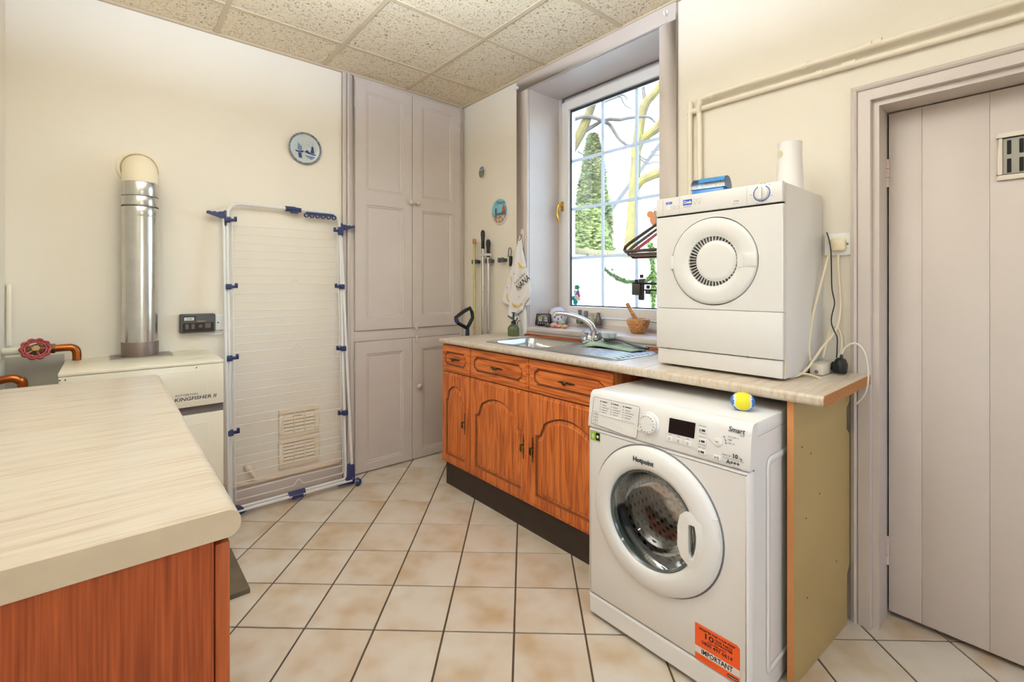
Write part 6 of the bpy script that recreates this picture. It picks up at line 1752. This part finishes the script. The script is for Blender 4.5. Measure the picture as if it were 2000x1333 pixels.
def leaf_cloud(mb, pts, size, stretch=1.6):
    for p in pts:
        d = Vector((random.gauss(0, 1), random.gauss(0, 1), random.gauss(0, 1))).normalized()
        u, w, _ = basis(d)
        s = size * random.uniform(.6, 1.3)
        mb.f([mb.v(p + u * s * stretch), mb.v(p + w * s * .6), mb.v(p - u * s * stretch), mb.v(p - w * s * .6)])
CON = mat('conifer_green', (122, 132, 86), rough=.8, var=.9, vscale=2.6, vcol=(62, 82, 46)); BRK2 = mat('grey_bark', (150, 140, 120), rough=.9, var=.4, vscale=8)
def foliage_tree(name, label, base, top_z, rad, col, n, size, shape, cat):
    t = thing(name, label, cat, base)
    m = MB(); m.tube([base, Vector((base.x, base.y, (base.z + top_z) / 2))], [rad * .10, rad * .05], n=8); m.build('trunk', BRK2, t, smooth=True)
    m = MB(); pts = []
    for _ in range(n):
        h = random.random() ** .8; a = random.uniform(0, 6.283)
        if shape == 'cone':
            r = rad * (1 - h ** 1.5) ** .7 * (.86 + .14 * math.sin(a * 5 + h * 22)) * random.uniform(.72, 1.02) + .06
        else:
            r = rad * math.sqrt(max(0.02, 1 - (2 * h - 1) ** 2)) * random.uniform(.7, 1.05) * (.85 + .15 * math.sin(a * 4 + h * 11))
        pts.append(Vector((base.x + r * math.cos(a), base.y + r * math.sin(a), base.z + .3 + (top_z - base.z - .3) * h)))
    leaf_cloud(m, pts, size); m.build('foliage', col, t)
c = at(1158, 560, 18); c.z = -.15
foliage_tree('conifer_tree', 'tall pointed conifer beyond the garden wall', c, at(1158, 262, 18).z, .90, CON, 15000, .085, 'cone', 'tree')
c = at(1145, 560, 13); c.z = -.15
foliage_tree('leafy_shrub', 'light green shrub rising above the garden wall', c, at(1140, 398, 13).z, .78, mat('spring_leaf_green', (136, 150, 84), rough=.8, var=.8, vscale=3.5, vcol=(76, 100, 48)), 7000, .055, 'round', 'shrub')

# old mossy tree
MOSS = mat('mossy_bark', (112, 104, 52), rough=.95, var=.9, vscale=5, vcol=(82, 74, 62), bump=.6, bscale=14)
GREYB = mat('grey_bare_branch', (92, 88, 84), rough=.9, var=.4, vscale=9)
mt_ = thing('mossy_tree', 'old bare tree with mossy limbs outside the window', 'tree', at(1232, 640, 8.5))
def limb(pix, r, nm='limb', n=10):
    b = MB(); b.tube([at(*p) for p in pix], r, n=n, smooth=4); b.build(nm, MOSS if nm == 'limb' else GREYB, mt_, smooth=True)
g0 = at(1228, 560, 8.5); g0.z = -.15
b = MB(); b.tube([g0, at(1230, 500, 8.5), at(1234, 440, 8.5), at(1238, 380, 8.5), at(1241, 330, 8.5), at(1243, 285, 8.5)], [.13, .11, .10, .095, .09, .085], n=12, smooth=4); b.build('trunk', MOSS, mt_, smooth=True)
limb([(1243, 290, 8.5), (1248, 255, 8.5), (1253, 225, 8.45), (1262, 200, 8.4), (1276, 185, 8.35), (1288, 168, 8.3), (1296, 140, 8.25), (1300, 90, 8.2)], [.085, .085, .085, .08, .07, .06, .055, .05])
limb([(1262, 202, 8.4), (1258, 188, 8.4), (1256, 170, 8.4), (1255, 140, 8.4)], [.045, .035, .03, .025], 'branch')
limb([(1243, 295, 8.5), (1252, 276, 8.5), (1268, 262, 8.45), (1284, 250, 8.4), (1298, 230, 8.3), (1330, 190, 8.2)], [.075, .075, .075, .08, .08, .07])
limb([(1241, 372, 8.5), (1252, 354, 8.4), (1270, 344, 8.3), (1290, 337, 8.2), (1330, 330, 8.0)], [.06, .075, .08, .085, .09])
limb([(1105, 312, 7.5), (1122, 282, 7.5), (1135, 258, 7.5), (1143, 240, 7.5), (1150, 222, 7.5), (1158, 200, 7.5), (1166, 170, 7.5)], [.075, .08, .085, .08, .07, .06, .055])
limb([(1140, 256, 7.5), (1152, 250, 7.5), (1166, 242, 7.5), (1176, 235, 7.5)], [.05, .035, .03, .025], 'branch')
limb([(1120, 234, 7.4), (1135, 229, 7.4), (1150, 228, 7.4), (1163, 231, 7.4), (1177, 237, 7.4), (1190, 243, 7.5), (1200, 258, 7.5), (1208, 270, 7.5), (1222, 282, 7.5), (1230, 284, 7.5)], [.03, .028, .03, .028, .03, .028, .026, .024, .02], 'branch')
limb([(1177, 237, 7.4), (1190, 233, 7.5), (1210, 234, 7.5), (1225, 231, 7.6), (1243, 229, 7.8), (1258, 228, 8), (1270, 230, 8), (1280, 240, 8)], [.028, .028, .027, .026, .024, .024, .022, .018], 'branch')
for P_ in ([(1180, 200, 7.6), (1200, 192, 7.6), (1212, 190, 7.6), (1220, 205, 7.6), (1235, 213, 7.6)], [(1205, 188, 7.6), (1218, 186, 7.6), (1226, 196, 7.6)], [(1128, 296, 7.5), (1145, 306, 7.5), (1160, 318, 7.5), (1172, 330, 7.5)], [(1248, 303, 8.3), (1262, 312, 8.3), (1278, 303, 8.3), (1296, 306, 8.3)], [(1248, 308, 8.3), (1264, 320, 8.3), (1282, 316, 8.3), (1300, 330, 8.3)], [(1296, 300, 8.3), (1284, 292, 8.3), (1270, 298, 8.3)]):
    limb(P_, [.012, .010, .007], 'twig', 6)
# washing line and a drooping garland-like branch of a monkey puzzle
wl2 = thing('washing_line', 'thin washing line crossing the yard wall', 'line', at(1150, 500, 4.2))
WIRE = mat('grey_wire', (84, 84, 88), rough=.5)
b = MB(); b.tube([at(1100, 520, 4.2), at(1148, 498, 4.2), at(1172, 514, 4.2), at(1196, 528, 4.2), at(1232, 529, 4.2), at(1262, 514, 4.2), at(1310, 492, 4.2)], .0030, n=5); b.build('cord', WIRE, wl2)
for p in ((1148, 498), (1196, 527)):
    b = MB(); b.ball(at(p[0], p[1], 4.2), .011, (1, 1, 1.2), 8, 6); b.build('knot', mat('dark_knot', (92, 92, 96), rough=.6), wl2, smooth=True)
mp_ = thing('monkey_puzzle', 'young monkey puzzle with a drooping spiky green branch', 'plant', Vector((at(1275, 560, 4.6).x, at(1275, 560, 4.6).y, -.15)))
SPK = mat('monkey_puzzle_green', (110, 134, 64), rough=.7, var=.5, vscale=20, vcol=(66, 92, 40))
def spiky(nm, pts, r, n):
    P_ = smooth_path(pts, 8); b = MB(); b.tube(P_, r * .35, n=6)
    for k in range(n):
        i = random.randrange(len(P_) - 1); p = P_[i].lerp(P_[i + 1], random.random()); t = (P_[i + 1] - P_[i]).normalized(); u, w, _ = basis(t); a = random.uniform(0, 6.28)
        d = (u * math.cos(a) + w * math.sin(a) + t * -.6).normalized(); s = t.cross(d).normalized() * r * .22
        b.f([b.v(p - s), b.v(p + s), b.v(p + d * r * 1.3)])
    b.build(nm, SPK, mp_)
spiky('branch', [at(1181, 526, 4.4), at(1192, 535, 4.4), at(1205, 543, 4.4), at(1220, 549, 4.45), at(1240, 552, 4.5), at(1262, 548, 4.55), at(1276, 535, 4.6)], .032, 900)
spiky('branch', [at(1276, 535, 4.6), at(1274, 505, 4.6), at(1272, 485, 4.6), at(1266, 472, 4.6)], .045, 700)
bs = at(1276, 560, 4.6); bs.z = -.15
spiky('stem', [bs, at(1276, 600, 4.6), at(1277, 560, 4.6), at(1277, 530, 4.6)], .05, 900)
